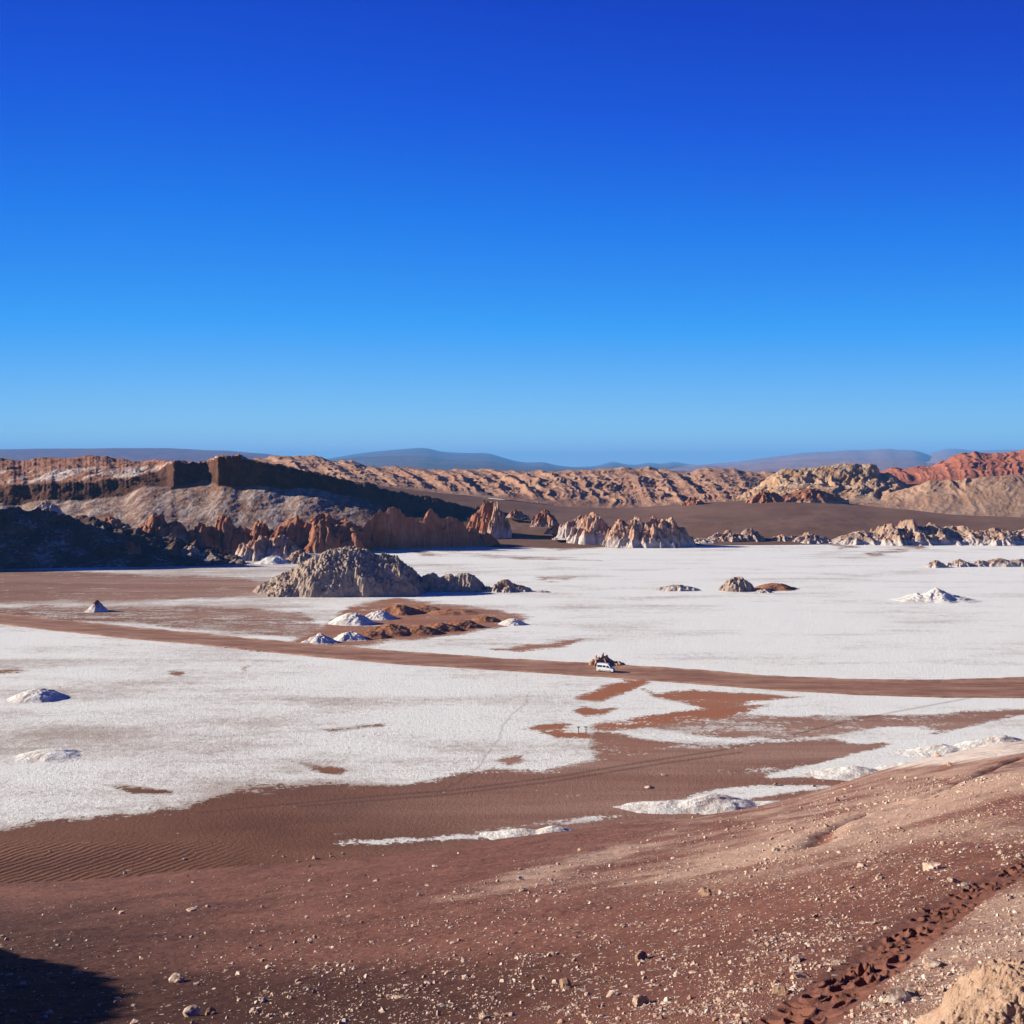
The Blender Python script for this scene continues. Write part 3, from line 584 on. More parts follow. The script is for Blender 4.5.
# ================================================================== rocks
k = 0
ROCKS = [
 # name, label, mat, px, base, top, w, kw
 ('rock_outcrop','small pointed pale outcrop on the left talus above the shadow',M_REDW,48,513,501.3,26.4,dict(D=830)),
 ('rock_outcrop','small red outcrop with white foot at the shadow edge, leftmost of the red pinnacles',M_RED,82,527,515.3,37.4,dict(D=815)),
 ('rock_outcrop','red outcrop with dark right side just right of the smallest red pinnacle',M_RED,110,531,516.6,44,dict(D=810)),
 ('rock_outcrop','blocky red outcrop with grey cap on the lit talus below the cliff notch',M_RED,160,537,514.5,50.6,dict(D=835,peaks=[(-.1,1,.7),(.5,.6,.6),(-.6,.5,.5)])),
 ('rock_outcrop','dark outcrop standing inside the blue shadow at lower left',M_RED,131,563,542.3,30.8,dict(D=760)),
 ('rock_outcrop','jagged orange outcrop below the pale cliff edge, left of a taller dark one',M_RED,196,551,524,57.2,dict(D=835,peaks=[(.2,1,.6),(-.4,.7,.6)])),
 ('rock_outcrop','tall jagged red outcrop with black right flank beneath the long cliff',M_RED,226,551,515.9,55,dict(D=845,peaks=[(-.1,1,.6),(.45,.6,.6),(-.6,.45,.5)])),
 ('rock_outcrop','red outcrop behind the dark tower, half on the streaked talus',M_RED,254,549,522,48.4,dict(D=880,peaks=[(.3,1,.6),(-.4,.7,.6)])),
 ('rock_outcrop','stubby red outcrop with whitish foot left of the wide gullied one',M_REDW,268,560,535.7,66,dict(D=800,peaks=[(-.3,.9,.7),(.4,.8,.7)])),
 ('rock_outcrop','wide gullied red outcrop with ribs and black hollows',M_RED,322,551,515,123.2,dict(D=880,n=150,peaks=[(-.45,.9,.55),(.0,1,.6),(.45,.85,.5)],gf=3.4,g=.5)),
 ('rock_outcrop','long dark jagged wall with small lit spires on its crest behind the flat',M_RED,428,549,508.5,154,dict(D=905,n=170,dr=.18,rz=.42,ribs=.25,peaks=[(-.66,.9,.35),(-.4,1.0,.35),(-.2,.88,.3),(.02,.8,.35),(.3,.62,.4),(.62,.4,.4)],gf=4,g=.4)),
 ('rock_spire','broad red spire, the left one of the close pair on the dark dune',M_RED,484,532,501,32,dict(D=985,cone=True,peaks=[(.2,1,.9),(-.4,.55,.6)])),
 ('rock_spire','slender pale-footed spire, the right one of the close pair on the dark dune',M_REDW,497,537,503,24,dict(D=975,cone=True)),
 ('rock_outcrop','tiny lit brown rock on the shaded dune right of the spire pair',M_RED,516,516,509.7,15.4,dict(D=1080)),
 ('rock_outcrop','small brown cone on the sand spit at the back of the flat',M_RED,546,523,509.5,24.2,dict(D=1000)),
 ('rock_outcrop','low brown nub on the sand spit below the brown cone',M_RED,554,532,524.8,15.4,dict(D=980)),
 ('rock_outcrop','low knobbly outcrop at the left end of the pale-footed row',M_REDW,574,534,515.1,33,dict(D=960,peaks=[(-.3,.9,.6),(.4,1,.6)])),
 ('rock_outcrop','pointed brown outcrop with pale skirt in the row behind the flat',M_REDW,592,541,513.1,41.8,dict(D=950,cone=True)),
 ('rock_outcrop','brown-topped white-streaked outcrop just right of the pointed one',M_REDW,621,546,519,33,dict(D=930)),
 ('rock_outcrop','wide fluted outcrop with orange right end and white foot',M_REDW,652,546,517.2,72.6,dict(D=930,n=130,peaks=[(-.4,.95,.7),(.1,1,.8),(.5,.9,.6)],gf=4)),
 ('rock_outcrop','low pale ledge lying right of the fluted outcrop',M_SALTROCK,700,543,537.823,36,dict(D=960)),
 ('rock_outcrop','rough orange and white outcrop, left of a twin with the deep shadow',M_SALTROCK,726,543,530.427,40,dict(D=970,peaks=[(.2,1,.7),(-.4,.65,.6)])),
 ('rock_outcrop','pale outcrop with deep black shadow, right one of the two in the middle row',M_SALTROCK,750,543,528.948,34,dict(D=970)),
 ('rock_outcrop','small orange-tipped rock between the black shadow and the rounded pale outcrop',M_SALTROCK,782,542,534.604,24,dict(D=970)),
 ('rock_outcrop','rounded pale outcrop with fluted face at the edge of the flat',M_SALTROCK,808,542,532.385,44,dict(D=970)),
 ('rock_outcrop','low outcrop with orange banded face at the left foot of the peaked white one',M_SALTROCK,862,542,530.906,56,dict(D=960,dr=.6)),
 ('rock_outcrop','peaked white and brown outcrop with diagonal black clefts, tallest at right',M_SALTROCK,908,541,520.291,92,dict(D=965,n=150,peaks=[(0,1,.6),(-.4,.7,.6),(.5,.7,.6)],gf=3.5,g=.5)),
 ('rock_outcrop','rolling whitish outcrop right of the peaked one at the edge of the flat',M_SALTROCK,958,541,526.208,70,dict(D=970,n=120)),
 ('rock_outcrop','knobbly pinkish white outcrop before the dark dune near right edge',M_SALTROCK,994,541,528.427,62,dict(D=960,n=120,gf=4)),
 ('rock_outcrop','pinkish outcrop cut by the right edge of the picture',M_SALTROCK,1028,540,528.906,50,dict(D=965)),
 ('rock_outcrop','dark-sided tan knob on the dune crest below the badlands',M_RED,694,508,497.2,26.4,dict(D=1270)),
 ('rock_outcrop','low orange knob on the dune crest, left of the long orange ledge',M_RED,766,504,490.5,37.4,dict(D=1260)),
 ('rock_outcrop','long orange ledge on the dune crest in front of the pale rocky hill',M_RED,808,502,488.5,66,dict(D=1255,dr=.4)),
 ('rock_outcrop','bluish white outcrop with shaded right side at the left rear of the rubble mound',M_SALTROCK,300,564,550.687,40,dict(D=770,peaks=[(0,1,.8),(.3,.6,.7)])),
 ('salt_mound','low smooth white mound left of the bluish white outcrop',M_WHITE,274,562,555.7,34,dict(D=765)),
 ('rock_outcrop','grey crumbly hump at the right tip of the blue shadow',M_SALTROCK,192,558,545.427,36,dict(D=785)),
 ('rubble_mound','great grey mound of rubble standing on the flat, steep dark right side',M_RUBBLE,350,596,548,158,dict(n=300,peaks=[(-.05,1,.95),(.40,.84,.6),(-.5,.5,.7)],dr=.6,p=1.7,g=.06,gf=9,rough=.16,rf=26,ribs=.15,ledge=0,D=585)),
 ('rock_outcrop','dark low ridge trailing from the right foot of the rubble mound',M_RUBBLE,450,589,573,72,dict(n=160,peaks=[(-.5,.9,.6),(0,.8,.6),(.4,1,.6)],dr=.4,D=592,rough=.2,rf=14,g=.15,ribs=.3)),
 ('rock_outcrop','pale rough hump with black cleft at the right end of the trailing ridge',M_SALTROCK,505,594,579.948,52,dict(n=120,dr=.6,D=590,rough=.2,rf=14,ribs=.3,peaks=[(0,1,.7),(.5,.55,.6),(-.5,.6,.5)])),
 ('rock_outcrop','flat dark-topped slab right of the pale rough hump',M_SALTROCK,543,594,590.302,22,dict(D=585,dr=.5)),
 ('salt_mound','white cone with a brown tip alone on the brown flat at left',M_CAPPED,97,611,598,28,dict(cone=True,peaks=[(0,1,.8),(-.15,.85,.7)],g=.25,rough=.16)),
 ('salt_mound','grey-white cone with dark right side beside the road',M_WHITE,320,642,631.2,38,dict(cone=True,g=.25,rough=.14)),
 ('salt_mound','bright white rounded mound behind the grey-white cone',M_WHITE,352,623,613.1,46,dict(n=80)),
 ('salt_mound','flat grey-white mound with brown crest above the orange hummocks',M_WHITE,379,618,610.8,34,dict()),
 ('salt_mound','small white mound with sandy left side near the road, front of the hummocks',M_WHITE,350,639,631.8,36,dict()),
 ('hummock','orange hummock with a small knob, rear one of the patch',M_ORANGE,398,613,604.888,57.2,dict(peaks=[(0,1,.8),(.5,.7,.5)])),
 ('hummock','low orange hummock right behind the knobbed one',M_ORANGE,424,611,606.008,46.8,dict()),
 ('hummock','largest orange hummock with black right face in the front row of the patch',M_ORANGE,391,634,624.64,57.2,dict()),
 ('hummock','flat orange hummock at the left end of the front row',M_ORANGE,371,637,631.384,44.2,dict()),
 ('hummock','brown hummock with long black face, second from the largest',M_ORANGE,418,633,625.512,57.2,dict()),
 ('hummock','pale orange hummock in the middle of the front row',M_ORANGE,441,630,623.136,46.8,dict()),
 ('hummock','orange hummock with white skirt toward the right of the patch',M_ORANGE,463,627,620.136,44.2,dict()),
 ('hummock','small pale hummock near the right end of the patch',M_ORANGE,485,621,616.008,33.8,dict()),
 ('salt_mound','little white mound at the right tip of the orange patch',M_WHITE,513,624,618.6,28,dict()),
 ('hummock','low wide sandy hummock behind the middle of the patch',M_ORANGE,452,613,609.256,59.8,dict()),
 ('rock_outcrop','low grey rubble patch on the far flat, left of the dark-topped rock',M_SALTROCK,678,590,584.823,44,dict(dr=.5,ribs=.3)),
 ('rock_outcrop','rough dark-topped white rock pile on the far flat',M_RUBBLE,738,590,577,36,dict(rough=.2,ribs=.3,rf=12)),
 ('hummock','smooth orange hummock right of the dark-topped rock pile',M_ORANGE,774,589,583.384,49.4,dict()),
 ('rock_outcrop','tiny pale rock in front of the smooth orange hummock',M_SALTROCK,764,592,589.042,16,dict()),
 ('salt_mound','broad bright white mound with shaded right cleft on the right flat',M_WHITE,936,600,587.4,76,dict(n=140,p=1.15,peaks=[(0,1,.7),(-.5,.65,.6),(.5,.5,.6)],rough=.13,rf=14,g=.2)),
 ('rock_outcrop','small brown-topped rock on the far right flat, leftmost of three',M_SALTROCK,936,567,560.344,20,dict()),
 ('rock_outcrop','brown-topped rock with dark shadow, middle of three on the far right flat',M_SALTROCK,959,566,559.344,26,dict()),
 ('rock_outcrop','long low pinkish rocks at the far right flat by the picture edge',M_SALTROCK,1000,566,558.604,70,dict(dr=.35,peaks=[(-.6,.7,.4),(0,1,.5),(.6,.9,.5)])),
 ('salt_mound','flattish white mound with dark right tip on the left flat',M_WHITE,38,698,689,60,dict(n=90)),
 ('salt_mound','barely raised white mound near the left edge in front of the flattish one',M_WHITE,52,755,750.5,64,dict(n=90)),
 ('rock_outcrop','brown rocks with three broken spires beside the road behind the van',M_PLAT,605,668,657,42,dict(n=130,D=369,peaks=[(-.3,.85,.5),(.0,.95,.55),(.5,.5,.6)],gf=3,spike=.35)),
 ('salt_bank','low double white salt bank at the foot of the sand slope in the centre',M_WHITE,545,827,818,130,dict(n=110,dr=.35,D=198,zb=0,peaks=[(-.35,.75,.6),(.15,1,.6)],g=.14,rough=.14,rf=16,p=1.25)),
 ('salt_bank','white salt bank rising behind the two red-brown boulders at right',M_WHITE,880,774,762.3,170,dict(n=120,dr=.35,D=237,zb=0,peaks=[(-.3,.8,.6),(.3,1,.6)],g=.14,rough=.14,rf=16,p=1.25)),
 ('salt_bank','tall white salt bank at the right edge of the picture above the slope',M_WHITE,990,752,734.9,190,dict(n=120,dr=.35,D=255,zb=0,peaks=[(.1,1,.8),(-.5,.6,.5)],g=.14,rough=.14,rf=16,p=1.25)),
 ('salt_bank','long white salt bank right of centre at the foot of the sand slope',M_WHITE,722,808,795.4,210,dict(n=130,dr=.3,D=214,zb=0,peaks=[(-.05,1,.6),(-.5,.6,.5),(.5,.55,.55)],g=.14,rough=.14,rf=16,p=1.25)),
]
for i, (nm, lab, m, px, base, top, w, kw) in enumerate(ROCKS):
    cat = {'rock_outcrop': 'rock outcrop', 'rock_spire': 'rock spire', 'salt_mound': 'salt mound', 'rubble_mound': 'rubble mound', 'hummock': 'hummock', 'salt_bank': 'salt bank'}[nm]
    rock(nm, lab, cat, m, px, base, top, w, seed=200 + i * 13, **kw)

# ---- three spires on the roadside rocks
def prism_rock(h, r, seed):
    n, mrow = 14, 12; a = np.linspace(0, 2 * np.pi, n, endpoint=False); V = []
    for j in range(mrow):
        t = j / (mrow - 1); rr = r * (1 - .75 * t ** 1.3)
        nz = noise(np.cos(a) * 1.5, np.sin(a) * 1.5, t * 3, seed=seed)
        V += [(math.cos(q) * rr * (1 + .5 * z) + .12 * h * t * t, math.sin(q) * rr * (1 + .5 * z), h * (t * 1.05 - .05)) for q, z in zip(a, nz)]
    Q = [(j * n + i, j * n + (i + 1) % n, (j + 1) * n + (i + 1) % n, (j + 1) * n + i) for j in range(mrow - 1) for i in range(n)]
    return np.array(V), np.array(Q), np.array([[(mrow - 1) * n + i for i in range(n)]])
host = bpy.data.objects.get('rock_outcrop')
for o in C.objects:
    if o.get('label', '').startswith('brown rocks with three broken'): host = o
for j, (dx, z, h, r) in enumerate([(-3.2, 2.0, 3.2, .55), (-1.0, 2.4, 3.6, .7), (.4, 2.6, 2.6, .9)]):
    V, Q, T = prism_rock(h, r, 70 + j); V = V + np.array([dx, -.2, z - .8])
    mesh_obj('spire', V, Q, M_PLAT, T=T, parent=host)

# ================================================================== stones on the slope
def stone_mesh(name, seed, mat, flat=.7, sub=3, jag=.45):
    bm = bmesh.new(); bmesh.ops.create_icosphere(bm, subdivisions=sub, radius=1); V = np.array([v.co[:] for v in bm.verts])
    rs = np.random.default_rng(seed)
    # cut by random planes for facets, then roughen
    for _ in range(9):
        d = rs.normal(size=3); d /= np.linalg.norm(d); lim = rs.uniform(.45, .85); s = V @ d; V = V - np.outer(np.maximum(s - lim, 0), d)
    nn = fbm(V[:, 0] * 1.6, V[:, 1] * 1.6, V[:, 2] * 1.6, octv=3, seed=seed); V = V * (1 + jag * nn)[:, None] * np.array([1, rs.uniform(.65, .95), flat])
    for v, c in zip(bm.verts, V): v.co = c
    me = bpy.data.meshes.new(name); bm.to_mesh(me); bm.free(); me.materials.append(mat)
    me.polygons.foreach_set('use_smooth', np.zeros(len(me.polygons), bool)); return me
PALE = [stone_mesh('stone', 900 + i, M_STONE, flat=random.uniform(.45, .8)) for i in range(10)]
BROWN = [stone_mesh('stone', 950 + i, M_STONEB, flat=random.uniform(.7, .95)) for i in range(4)]
def place_stone(px, py, wpx, me, label, group=None, cat='stone', name='stone', rz=None, hgt=1.0, D=None, sinkf=.25):
    D = float(hit(px, py, lambda x, y: hill_z(x, y, False))[0]) if D is None else D
    p = P(px, py, D); s = wpx * D / F / 2 / .82
    gz = max(float(hill_z(np.array([p[0]]), np.array([p[1]]))[0]), -.1)
    o = bpy.data.objects.new(name, me); C.objects.link(o)
    o.scale = (s, s, s * hgt); o.rotation_euler = (random.uniform(-.25, .25), random.uniform(-.25, .25), random.uniform(0, 6.28) if rz is None else rz)
    o.location = (p[0], p[1], gz + s * hgt * (.5 - sinkf)); return tag(o, label, cat, group)
HERO = [
 (641,960,13,BROWN[0],'upright grey-brown stone casting a long black shadow, lower centre right',1.3),
 (705,896,13,BROWN[1],'dark-sided stone with long shadow higher up the slope than the upright one',1.2),
 (931,870,18,PALE[0],'largest pale stone left of the footprint trail, tan with shaded right side',1.1),
 (880,879,11,PALE[1],'rounded tan stone just left of the largest pale stone',1.0),
 (641,1004,17,PALE[2],'chunky cream stone with black shadow near the bottom centre right',1.1),
 (565,988,15,BROWN[2],'tilted brown flake with dark face near the bottom centre',1.1),
 (614,995,16,PALE[3],'flat cream stone just left of the chunky cream one',.7),
 (178,981,15,PALE[4],'lone white stone beside the black shadow in the lower left corner',1.0),
 (935,967,22,PALE[5],'white block on the bank right of the footprints',.9),
 (898,1003,30,PALE[6],'split pale boulder with black cleft right of the footprints at the bottom',.9),
 (912,998,16,PALE[7],'pinkish stone leaning on the split pale boulder',.9),
 (873,1008,18,PALE[8],'flat pale stone at the left foot of the split boulder',.5),
 (780,994,18,BROWN[3],'pointed dull tan stone half buried left of the footprints',.9),
 (800,978,17,PALE[9],'cream stone cluster piece above the pointed tan stone',.8),
 (938,757,7,BROWN[0],'red-brown boulder standing on the far salt bank at right',1.2),
 (949,766,6,BROWN[2],'small red-brown boulder below its twin near the salt bank',1.0),
 (648,787,9,PALE[3],'white stone lying alone on the brown sand left of the long salt bank',.6),
 (664,775,7,PALE[1],'tiny white stone farther back on the brown sand',.5),
 (776,785,5,BROWN[1],'small dark stone at the right end of the long salt bank',1.0),
 (826,827,5,PALE[2],'small stone beside the gully on the spur',1.0),
 (966,889,12,PALE[7],'cream stone at the upper end of the footprint trail',.8),
 (953,883,10,PALE[4],'pale stone next to the cream one at the upper footprint trail',.8),
 (850,890,10,PALE[8],'cream stone left of the rounded tan stone',.7),
 (192,1016,20,PALE[5],'wide pale stone at the bottom edge in the lower left',.6),
 (212,1014,11,BROWN[3],'dark stone next to the wide pale stone at the bottom edge',.9),
 (262,1002,10,PALE[6],'cream stone right of the dark stone near the bottom left',.8),
 (240,1000,8,PALE[0],'small round white stone left of the cream stone near the bottom left',.9),
 (485,1019,12,PALE[9],'cream stone at the bottom edge left of centre',.8),
 (985,1006,14,PALE[3],'white stone lying on the tan earth bank',.6),
]
for px, py, w, me, lab, hg in HERO: place_stone(px, py, w, me, lab, hgt=hg)
# named-group repeats: nothing in the photo tells them apart
def dens(px, py):
    d = .22 + .30 * sstep(880, 1000, py) * sstep(60, 500, px) + .75 * sstep(540, 860, px)
    d = d + 1.7 * np.exp(-((py - (862 - (px - 740) * .33)) / 18) ** 2) * sstep(720, 780, px)
    d = d + 1.0 * np.exp(-((py - (850 + (640 - px) * .30)) / 14) ** 2) * sstep(400, 520, px) * sstep(680, 600, px)
    d = d * sstep(835, 905, py + np.maximum(0, px - 560) * .30)
    d = d * np.where(px < 250, .45, 1)
    return np.clip(d, 0, 2)
def scatter(n, y0=775):
    out = []
    while len(out) < n:
        px = RNG.uniform(-30, 1054, 4000); py = RNG.uniform(y0, 1040, 4000); cl = .25 + 2.2 * np.clip(fbm(px * .02, py * .06, octv=4, seed=61) + .12, 0, 1)
        ok = RNG.uniform(0, 2.2, 4000) < dens(px, py) * cl
        out += list(zip(px[ok], py[ok]))
    return np.array(out[:n])
def offpath(p):  return polyd(p[:, 0], p[:, 1], PATH) > .75
cand = scatter(330, 850); Dc = hit(cand[:, 0], cand[:, 1]); W3 = P(cand[:, 0], cand[:, 1], Dc); ok = offpath(W3)
cnt = 0
for (px, py), D, g in zip(cand, Dc, ok):
    if not g or cnt >= 255 or not (2 < px < 1022 and py < 1022): continue
    me = random.choice(PALE); w = min(11, 3.0 + random.expovariate(1 / 1.7)); cnt += 1
    w *= .95; place_stone(px, py, w, me, 'small pale stone, one of many scattered over the sand slope in the foreground', 'small pale stones on the sand slope', D=float(D), hgt=random.uniform(.55, 1.0))

# everything smaller: uncountable gravel
def gravel(n, mat):
    base = bmesh.new(); bmesh.ops.create_icosphere(base, subdivisions=1, radius=1); B = np.array([v.co[:] for v in base.verts]); T = np.array([[v.index for v in f.verts] for f in base.faces]); base.free()
    B = np.array(B)
    pts = scatter(n); D = hit(pts[:, 0], pts[:, 1]); W = P(pts[:, 0], pts[:, 1], D)
    keep = offpath(W) & (D < 330); W, D = W[keep], D[keep]; n = len(W)
    Z = np.maximum(hill_z(W[:, 0], W[:, 1]), -.1)
    wpx = np.minimum(.55 + .62 * RNG.exponential(1.0, n) ** 1.35, 6) * (.75 + .5 * sstep(880, 1020, pts[keep][:, 1]))
    s = wpx * D / F / 2
    rs = RNG.normal(0, .28, (n, len(B))); VV = B[None] * (1 + rs)[..., None] * np.stack([RNG.uniform(.8, 1.3, n), RNG.uniform(.7, 1.1, n), RNG.uniform(.45, .9, n)], -1)[:, None]
    a = RNG.uniform(0, 6.28, n); c, sn = np.cos(a)[:, None], np.sin(a)[:, None]
    x = VV[..., 0] * c - VV[..., 1] * sn; y = VV[..., 0] * sn + VV[..., 1] * c
    VV = np.stack([x, y, VV[..., 2]], -1) * s[:, None, None] + np.stack([W[:, 0], W[:, 1], Z + s * .2], -1)[:, None]
    TT = (T[None] + (np.arange(n) * len(B))[:, None, None]).reshape(-1, 3)
    o = mesh_obj('gravel', VV, None, mat, T=TT, smooth=False); o['kind'] = 'stuff'; return o
gravel(40000, M_STONE)

# tan earth bank, bottom right
rock('earth_bank', 'crumbly tan earth bank in the bottom right corner', 'earth bank', M_EARTH, 1065, 1062, 972, 250, D=10.6, dr=.9, p=2.2, n=260, seed=5, g=.06, gf=6, rough=.12, rf=26, sink=.6)

# row of white stones along the road edge
for i, (px, py) in enumerate([(151,638.5),(155,639.5),(159,639.8),(163,640.3),(168,640.8),(172,641.4),(225,646.8),(244,648.6),(250,649.4),(257,650.3),(262,650.6),(268,651.3)]):
    place_stone(px, py + .8, 2.4, PALE[i % 10], 'white marker stone in a row along the near edge of the dirt road', 'white stones along the road edge', D=float(floorD(py + .8)), hgt=.9)

# ================================================================== two posts on the white patch
wood = flat_mat('weathered_wood', (.10, .065, .05), .9, .1)
def box_bm(bm, c, s, rot=None):
    m = Matrix.Translation(c) @ (rot or Matrix.Identity(4)) @ Matrix.Diagonal((*s, 1)); return bmesh.ops.create_cube(bm, size=1, matrix=m)['verts']
def bm_obj(name, bm, mat, parent=None, bev=0, smooth=False):
    if bev: bmesh.ops.bevel(bm, geom=bm.edges[:], offset=bev, segments=2, affect='EDGES', profile=.6)
    me = bpy.data.meshes.new(name); bm.to_mesh(me); bm.free()
    for m in (mat if isinstance(mat, list) else [mat]): me.materials.append(m)
    me.polygons.foreach_set('use_smooth', np.full(len(me.polygons), smooth, bool))
    o = bpy.data.objects.new(name, me); C.objects.link(o)
    if parent: o.parent = parent
    return o
for px, lab in ((578.5, 'left one of two thin wooden posts with a crossbar on the white salt patch'), (586, 'right one of two thin wooden posts with a crossbar on the white salt patch')):
    e = bpy.data.objects.new('marker_post', None); C.objects.link(e); e.location = FL(px, 733).tolist(); e['label'] = lab; e['category'] = 'post'
    b = bmesh.new(); box_bm(b, (0, 0, .75), (.18, .18, 1.8)); bm_obj('pole', b, wood, e, .015)
    b = bmesh.new(); box_bm(b, (0, -.09, 1.5), (.85, .06, .2)); bm_obj('crossbar', b, wood, e, .01)

# ================================================================== the van
def build_van(px, py, yaw):
    paint = flat_mat('white_paint', (.88, .88, .87), .3, .5, coat=.5); glass = flat_mat('dark_glass', (.012, .015, .02), .08, .6)
    rub = flat_mat('tyre_rubber', (.02, .02, .02), .85, .2); alloy = flat_mat('wheel_alloy', (.55, .55, .56), .35, .5, metal=.6); plast = flat_mat('black_plastic', (.03, .03, .032), .6, .3)
    lamp = flat_mat('headlight_lens', (.6, .62, .65), .1, .6); red = flat_mat('tail_light_lens', (.35, .02, .02), .2, .6)
    e = bpy.data.objects.new('van', None); C.objects.link(e)
    # side outline (x forward, z up), lofted across with tumblehome
    prof = [(-2.90,.42),(-2.95,.75),(-2.93,1.5),(-2.86,2.35),(-2.72,2.58),(-2.3,2.66),(-.5,2.68),(.75,2.63),(1.15,2.50),(1.75,1.86),(2.05,1.50),(2.55,1.32),(2.82,1.12),(2.92,.80),(2.90,.45),(2.6,.36),(-2.6,.36)]
    b = bmesh.new(); lay = []
    def half(z): return .98 - .10 * sstep(1.15, 2.6, z) - .10 * sstep(2.35, 2.7, z)
    ys = [-1, -.86, 0, .86, 1]
    for yy in ys:
        row = []
        for x, z in prof:
            h = float(half(z)); f = 1 - .012 * (abs(yy) > .9)
            inx = .05 * (abs(yy) > .95) * (1 if abs(x) > 2.5 else 0)
            row.append(b.verts.new((x - math.copysign(inx, x), yy * h, z if abs(yy) < .95 else z - (.05 if z > 2.4 else 0))))
        lay.append(row)
    for r0, r1 in zip(lay[:-1], lay[1:]):
        for i in range(len(prof)):
            j = (i + 1) % len(prof); b.faces.new((r0[i], r0[j], r1[j], r1[i]))
    b.faces.new(list(reversed(lay[0]))); b.faces.new(lay[-1]); bmesh.ops.recalc_face_normals(b, faces=b.faces[:])
    body = bm_obj('body', b, paint, e)
    def panel(name, pts, side, mat, off=.012, parent=body, th=.02):
        b = bmesh.new(); A = []; Bv = []
        for x, z in pts:
            y = float(half(z)) * side; A.append(b.verts.new((x, y + side * off, z))); Bv.append(b.verts.new((x, y - side * th, z)))
        b.faces.new(A); b.faces.new(list(reversed(Bv)))
        for i in range(len(pts)):
            j = (i + 1) % len(pts); b.faces.new((A[i], Bv[i], Bv[j], A[j]))
        bmesh.ops.recalc_face_normals(b, faces=b.faces[:]); return bm_obj(name, b, mat, parent)
    for s in (-1, 1):
        panel('window', [(-2.62,1.55),(-.95,1.55),(-.95,2.16),(-2.55,2.16)], s, glass)
        panel('window', [(-.72,1.55),(.28,1.55),(.28,2.14),(-.72,2.14)], s, glass)
        panel('window', [(.55,1.50),(1.72,1.46),(1.62,1.66),(1.15,2.12),(.55,2.12)], s, glass)
        d = panel('door', [(.45,.55),(1.55,.55),(1.80,.95),(1.85,1.40),(.45,1.44)], s, paint, .008)
        b = bmesh.new(); box_bm(b, (.62, s * 1.0, 1.28), (.2, .04, .04)); bm_obj('handle', b, plast, d)
        panel('sliding_door', [(-.85,.55),(.38,.55),(.38,1.47),(-.85,1.47)], s, paint, .008)
        b = bmesh.new(); box_bm(b, (1.62, s * 1.12, 1.58), (.12, .2, .3)); bm_obj('mirror', b, plast, e, .03)
        b = bmesh.new(); box_bm(b, (0, s * .985, .62), (4.0, .03, .12)); bm_obj('trim_strip', b, plast, body)
        b = bmesh.new(); box_bm(b, (2.80, s * .70, .98), (.16, .36, .24)); bm_obj('headlight', b, lamp, e, .04)
        b = bmesh.new(); box_bm(b, (-2.93, s * .84, 1.25), (.06, .16, .7)); bm_obj('tail_light', b, red, e, .02)
        for x in (-1.85, 1.85):
            w = bpy.data.objects.new('wheel', None); C.objects.link(w); w.parent = e; w.location = (x, s * .86, .36)
            b = bmesh.new(); rot = Matrix.Rotation(math.pi / 2, 4, 'X')
            bmesh.ops.create_cone(b, cap_ends=True, segments=28, radius1=.36, radius2=.36, depth=.27, matrix=rot); bm_obj('tyre', b, rub, w, .03)
            b = bmesh.new(); bmesh.ops.create_cone(b, cap_ends=True, segments=24, radius1=.22, radius2=.19, depth=.05, matrix=Matrix.Translation((0, s * .15, 0)) @ rot); bm_obj('rim', b, alloy, w)
    # windscreen follows the raked front
    def sheet_q(name, pts, mat, d=(.02, 0, .015)):
        b = bmesh.new(); A = [b.verts.new((x + d[0], y, z + d[2])) for x, y, z in pts]; B2 = [b.verts.new((x - .03, y, z - .03)) for x, y, z in pts]
        b.faces.new(A); b.faces.new(list(reversed(B2)))
        for i in range(len(pts)): j = (i + 1) % len(pts); b.faces.new((A[i], B2[i], B2[j], A[j]))
        bmesh.ops.recalc_face_normals(b, faces=b.faces[:]); bm_obj(name, b, mat, body)
    sheet_q('windscreen', [(1.20,-.74,2.445),(1.20,.74,2.445),(1.74,.82,1.87),(2.0,.84,1.56),(2.0,-.84,1.56),(1.74,-.82,1.87)], glass)
    b = bmesh.new(); box_bm(b, (2.88, 0, .95), (.08, .85, .22)); bm_obj('grille', b, plast, e, .02)
    b = bmesh.new(); box_bm(b, (2.86, 0, .55), (.2, 1.86, .26)); bm_obj('bumper', b, plast, e, .05)
    b = bmesh.new(); box_bm(b, (-2.95, 0, .52), (.14, 1.86, .22)); bm_obj('bumper', b, plast, e, .04)
    b = bmesh.new(); box_bm(b, (-2.93, 0, 1.85), (.05, 1.4, .6)); bm_obj('rear_window', b, glass, body, .02)
    e.location = (FL(px, py) + np.array([0, 1.0, .05])).tolist(); e.rotation_euler = (0, 0, math.radians(yaw))
    tag(e, 'white high-roof minibus with dark windows driving on the dirt road', 'van')
build_van(606, 672.4, -25)

# ================================================================== light, air, camera
SKYC = [(0, 56, 196), (2, 82, 220), (14, 121, 238), (50, 162, 254), (160, 224, 255), (208, 242, 255)]
se, sa = math.radians(SUN_EL), math.radians(SUN_AZ)
to_sun = Vector((-math.cos(se) * math.cos(sa), -math.cos(se) * math.sin(sa), math.sin(se)))
L = bpy.data.lights.new('sun', 'SUN'); L.energy = 5.0; L.angle = math.radians(.5); L.color = (1, .935, .755)
lo = bpy.data.objects.new('sun', L); C.objects.link(lo); lo.rotation_euler = to_sun.to_track_quat('Z', 'Y').to_euler(); lo.location = (-200, 0, 300)
w = bpy.data.worlds.new('World'); bpy.context.scene.world = w; w.use_nodes = True; t = w.node_tree; bg = t.nodes['Background']
sky = t.nodes.new('ShaderNodeTexSky'); sky.sky_type = 'NISHITA'; sky.sun_disc = False; sky.sun_elevation = se
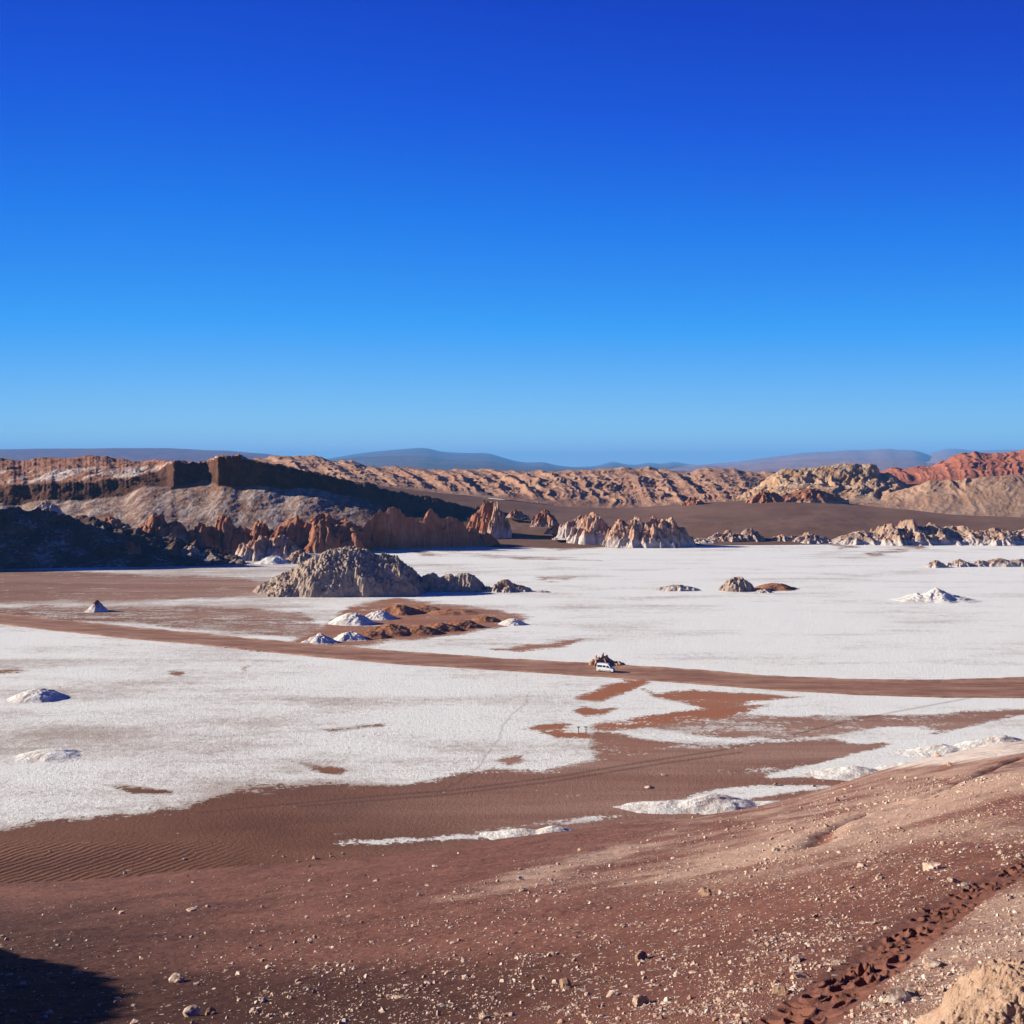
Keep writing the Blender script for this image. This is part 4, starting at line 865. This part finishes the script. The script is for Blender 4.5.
sky.sun_rotation = math.atan2(to_sun.x, to_sun.y); sky.altitude = 2500; sky.air_density = 1.0; sky.dust_density = .2; sky.ozone_density = 3.0
def lin(c): return tuple(((v / 255 + .055) / 1.055) ** 2.4 if v > 10 else v / 255 / 12.92 for v in c)
EXPO = 1.0
sep = t.nodes.new('ShaderNodeSeparateColor'); t.links.new(sky.outputs[0], sep.inputs[0])
tc = t.nodes.new('ShaderNodeTexCoord'); sx = t.nodes.new('ShaderNodeSeparateXYZ'); t.links.new(tc.outputs['Generated'], sx.inputs[0])
def wm(op, a, b):
    n = t.nodes.new('ShaderNodeMath'); n.operation = op
    for k, v in enumerate((a, b)):
        if isinstance(v, bpy.types.NodeSocket): t.links.new(v, n.inputs[k])
        else: n.inputs[k].default_value = v
    return n.outputs[0]
# the clear dry sky of the high desert: even out the brightening toward the sun, deepen the blue
ev = wm('MAXIMUM', wm('ADD', wm('SUBTRACT', 1.0, wm('MULTIPLY', wm('MULTIPLY', sx.outputs[0], sx.outputs[0]), .94)), wm('MULTIPLY', sx.outputs[0], .155)), .25)
fac = wm('MULTIPLY', wm('MULTIPLY', sep.outputs[0], ev), 1 / 6.5)
rp = t.nodes.new('ShaderNodeValToRGB'); t.links.new(fac, rp.inputs[0]); el = rp.color_ramp.elements
STOPS = [(.0, (2, 10, 50)), (.45, (6, 30, 120)), (.75, SKYC[0]), (.94, SKYC[1]), (1.26, SKYC[2]), (1.91, SKYC[3]), (4.0, SKYC[4]), (5.5, SKYC[5])]
while len(el) < len(STOPS): el.new(.5)
for e_, (p_, c_) in zip(el, STOPS): e_.position = p_ / 6.5; e_.color = (*lin(c_), 1)
vs = t.nodes.new('ShaderNodeVectorMath'); vs.operation = 'SCALE'; t.links.new(rp.outputs[0], vs.inputs[0]); vs.inputs['Scale'].default_value = 1 / (2 ** EXPO * .1)
t.links.new(vs.outputs[0], bg.inputs[0]); bg.inputs[1].default_value = .1

def haze(density, col):
    b = bmesh.new(); box_bm(b, (0, 0, 446), (124000, 124000, 908)); m = bpy.data.materials.new('haze_air'); m.use_nodes = True; n = m.node_tree
    n.nodes.remove(n.nodes['Principled BSDF']); v = n.nodes.new('ShaderNodeVolumePrincipled'); v.inputs['Density'].default_value = density; v.inputs['Color'].default_value = (*col, 1); v.inputs['Anisotropy'].default_value = 0
    n.links.new(v.outputs[0], n.nodes['Material Output'].inputs['Volume']); o = bm_obj('haze', b, m); o['kind'] = 'stuff'
HAZE = True
if HAZE: haze(3.8e-5, (.17, .475, 1.0))

cam = bpy.data.cameras.new('camera'); co = bpy.data.objects.new('camera', cam); C.objects.link(co); co.location = (0, 0, CH); co.rotation_euler = (math.pi / 2, 0, 0)
cam.sensor_width = 36; cam.lens = F / 1024 * 36; cam.shift_y = -(512 - HZ) / 1024; cam.clip_start = .2; cam.clip_end = 200000
sc = bpy.context.scene; sc.camera = co
sc.view_settings.view_transform = 'Standard'; sc.view_settings.look = 'None'; sc.view_settings.exposure = EXPO; sc.view_settings.gamma = 1
sc.cycles.max_bounces = 4; sc.cycles.volume_bounces = 0; sc.cycles.diffuse_bounces = 1
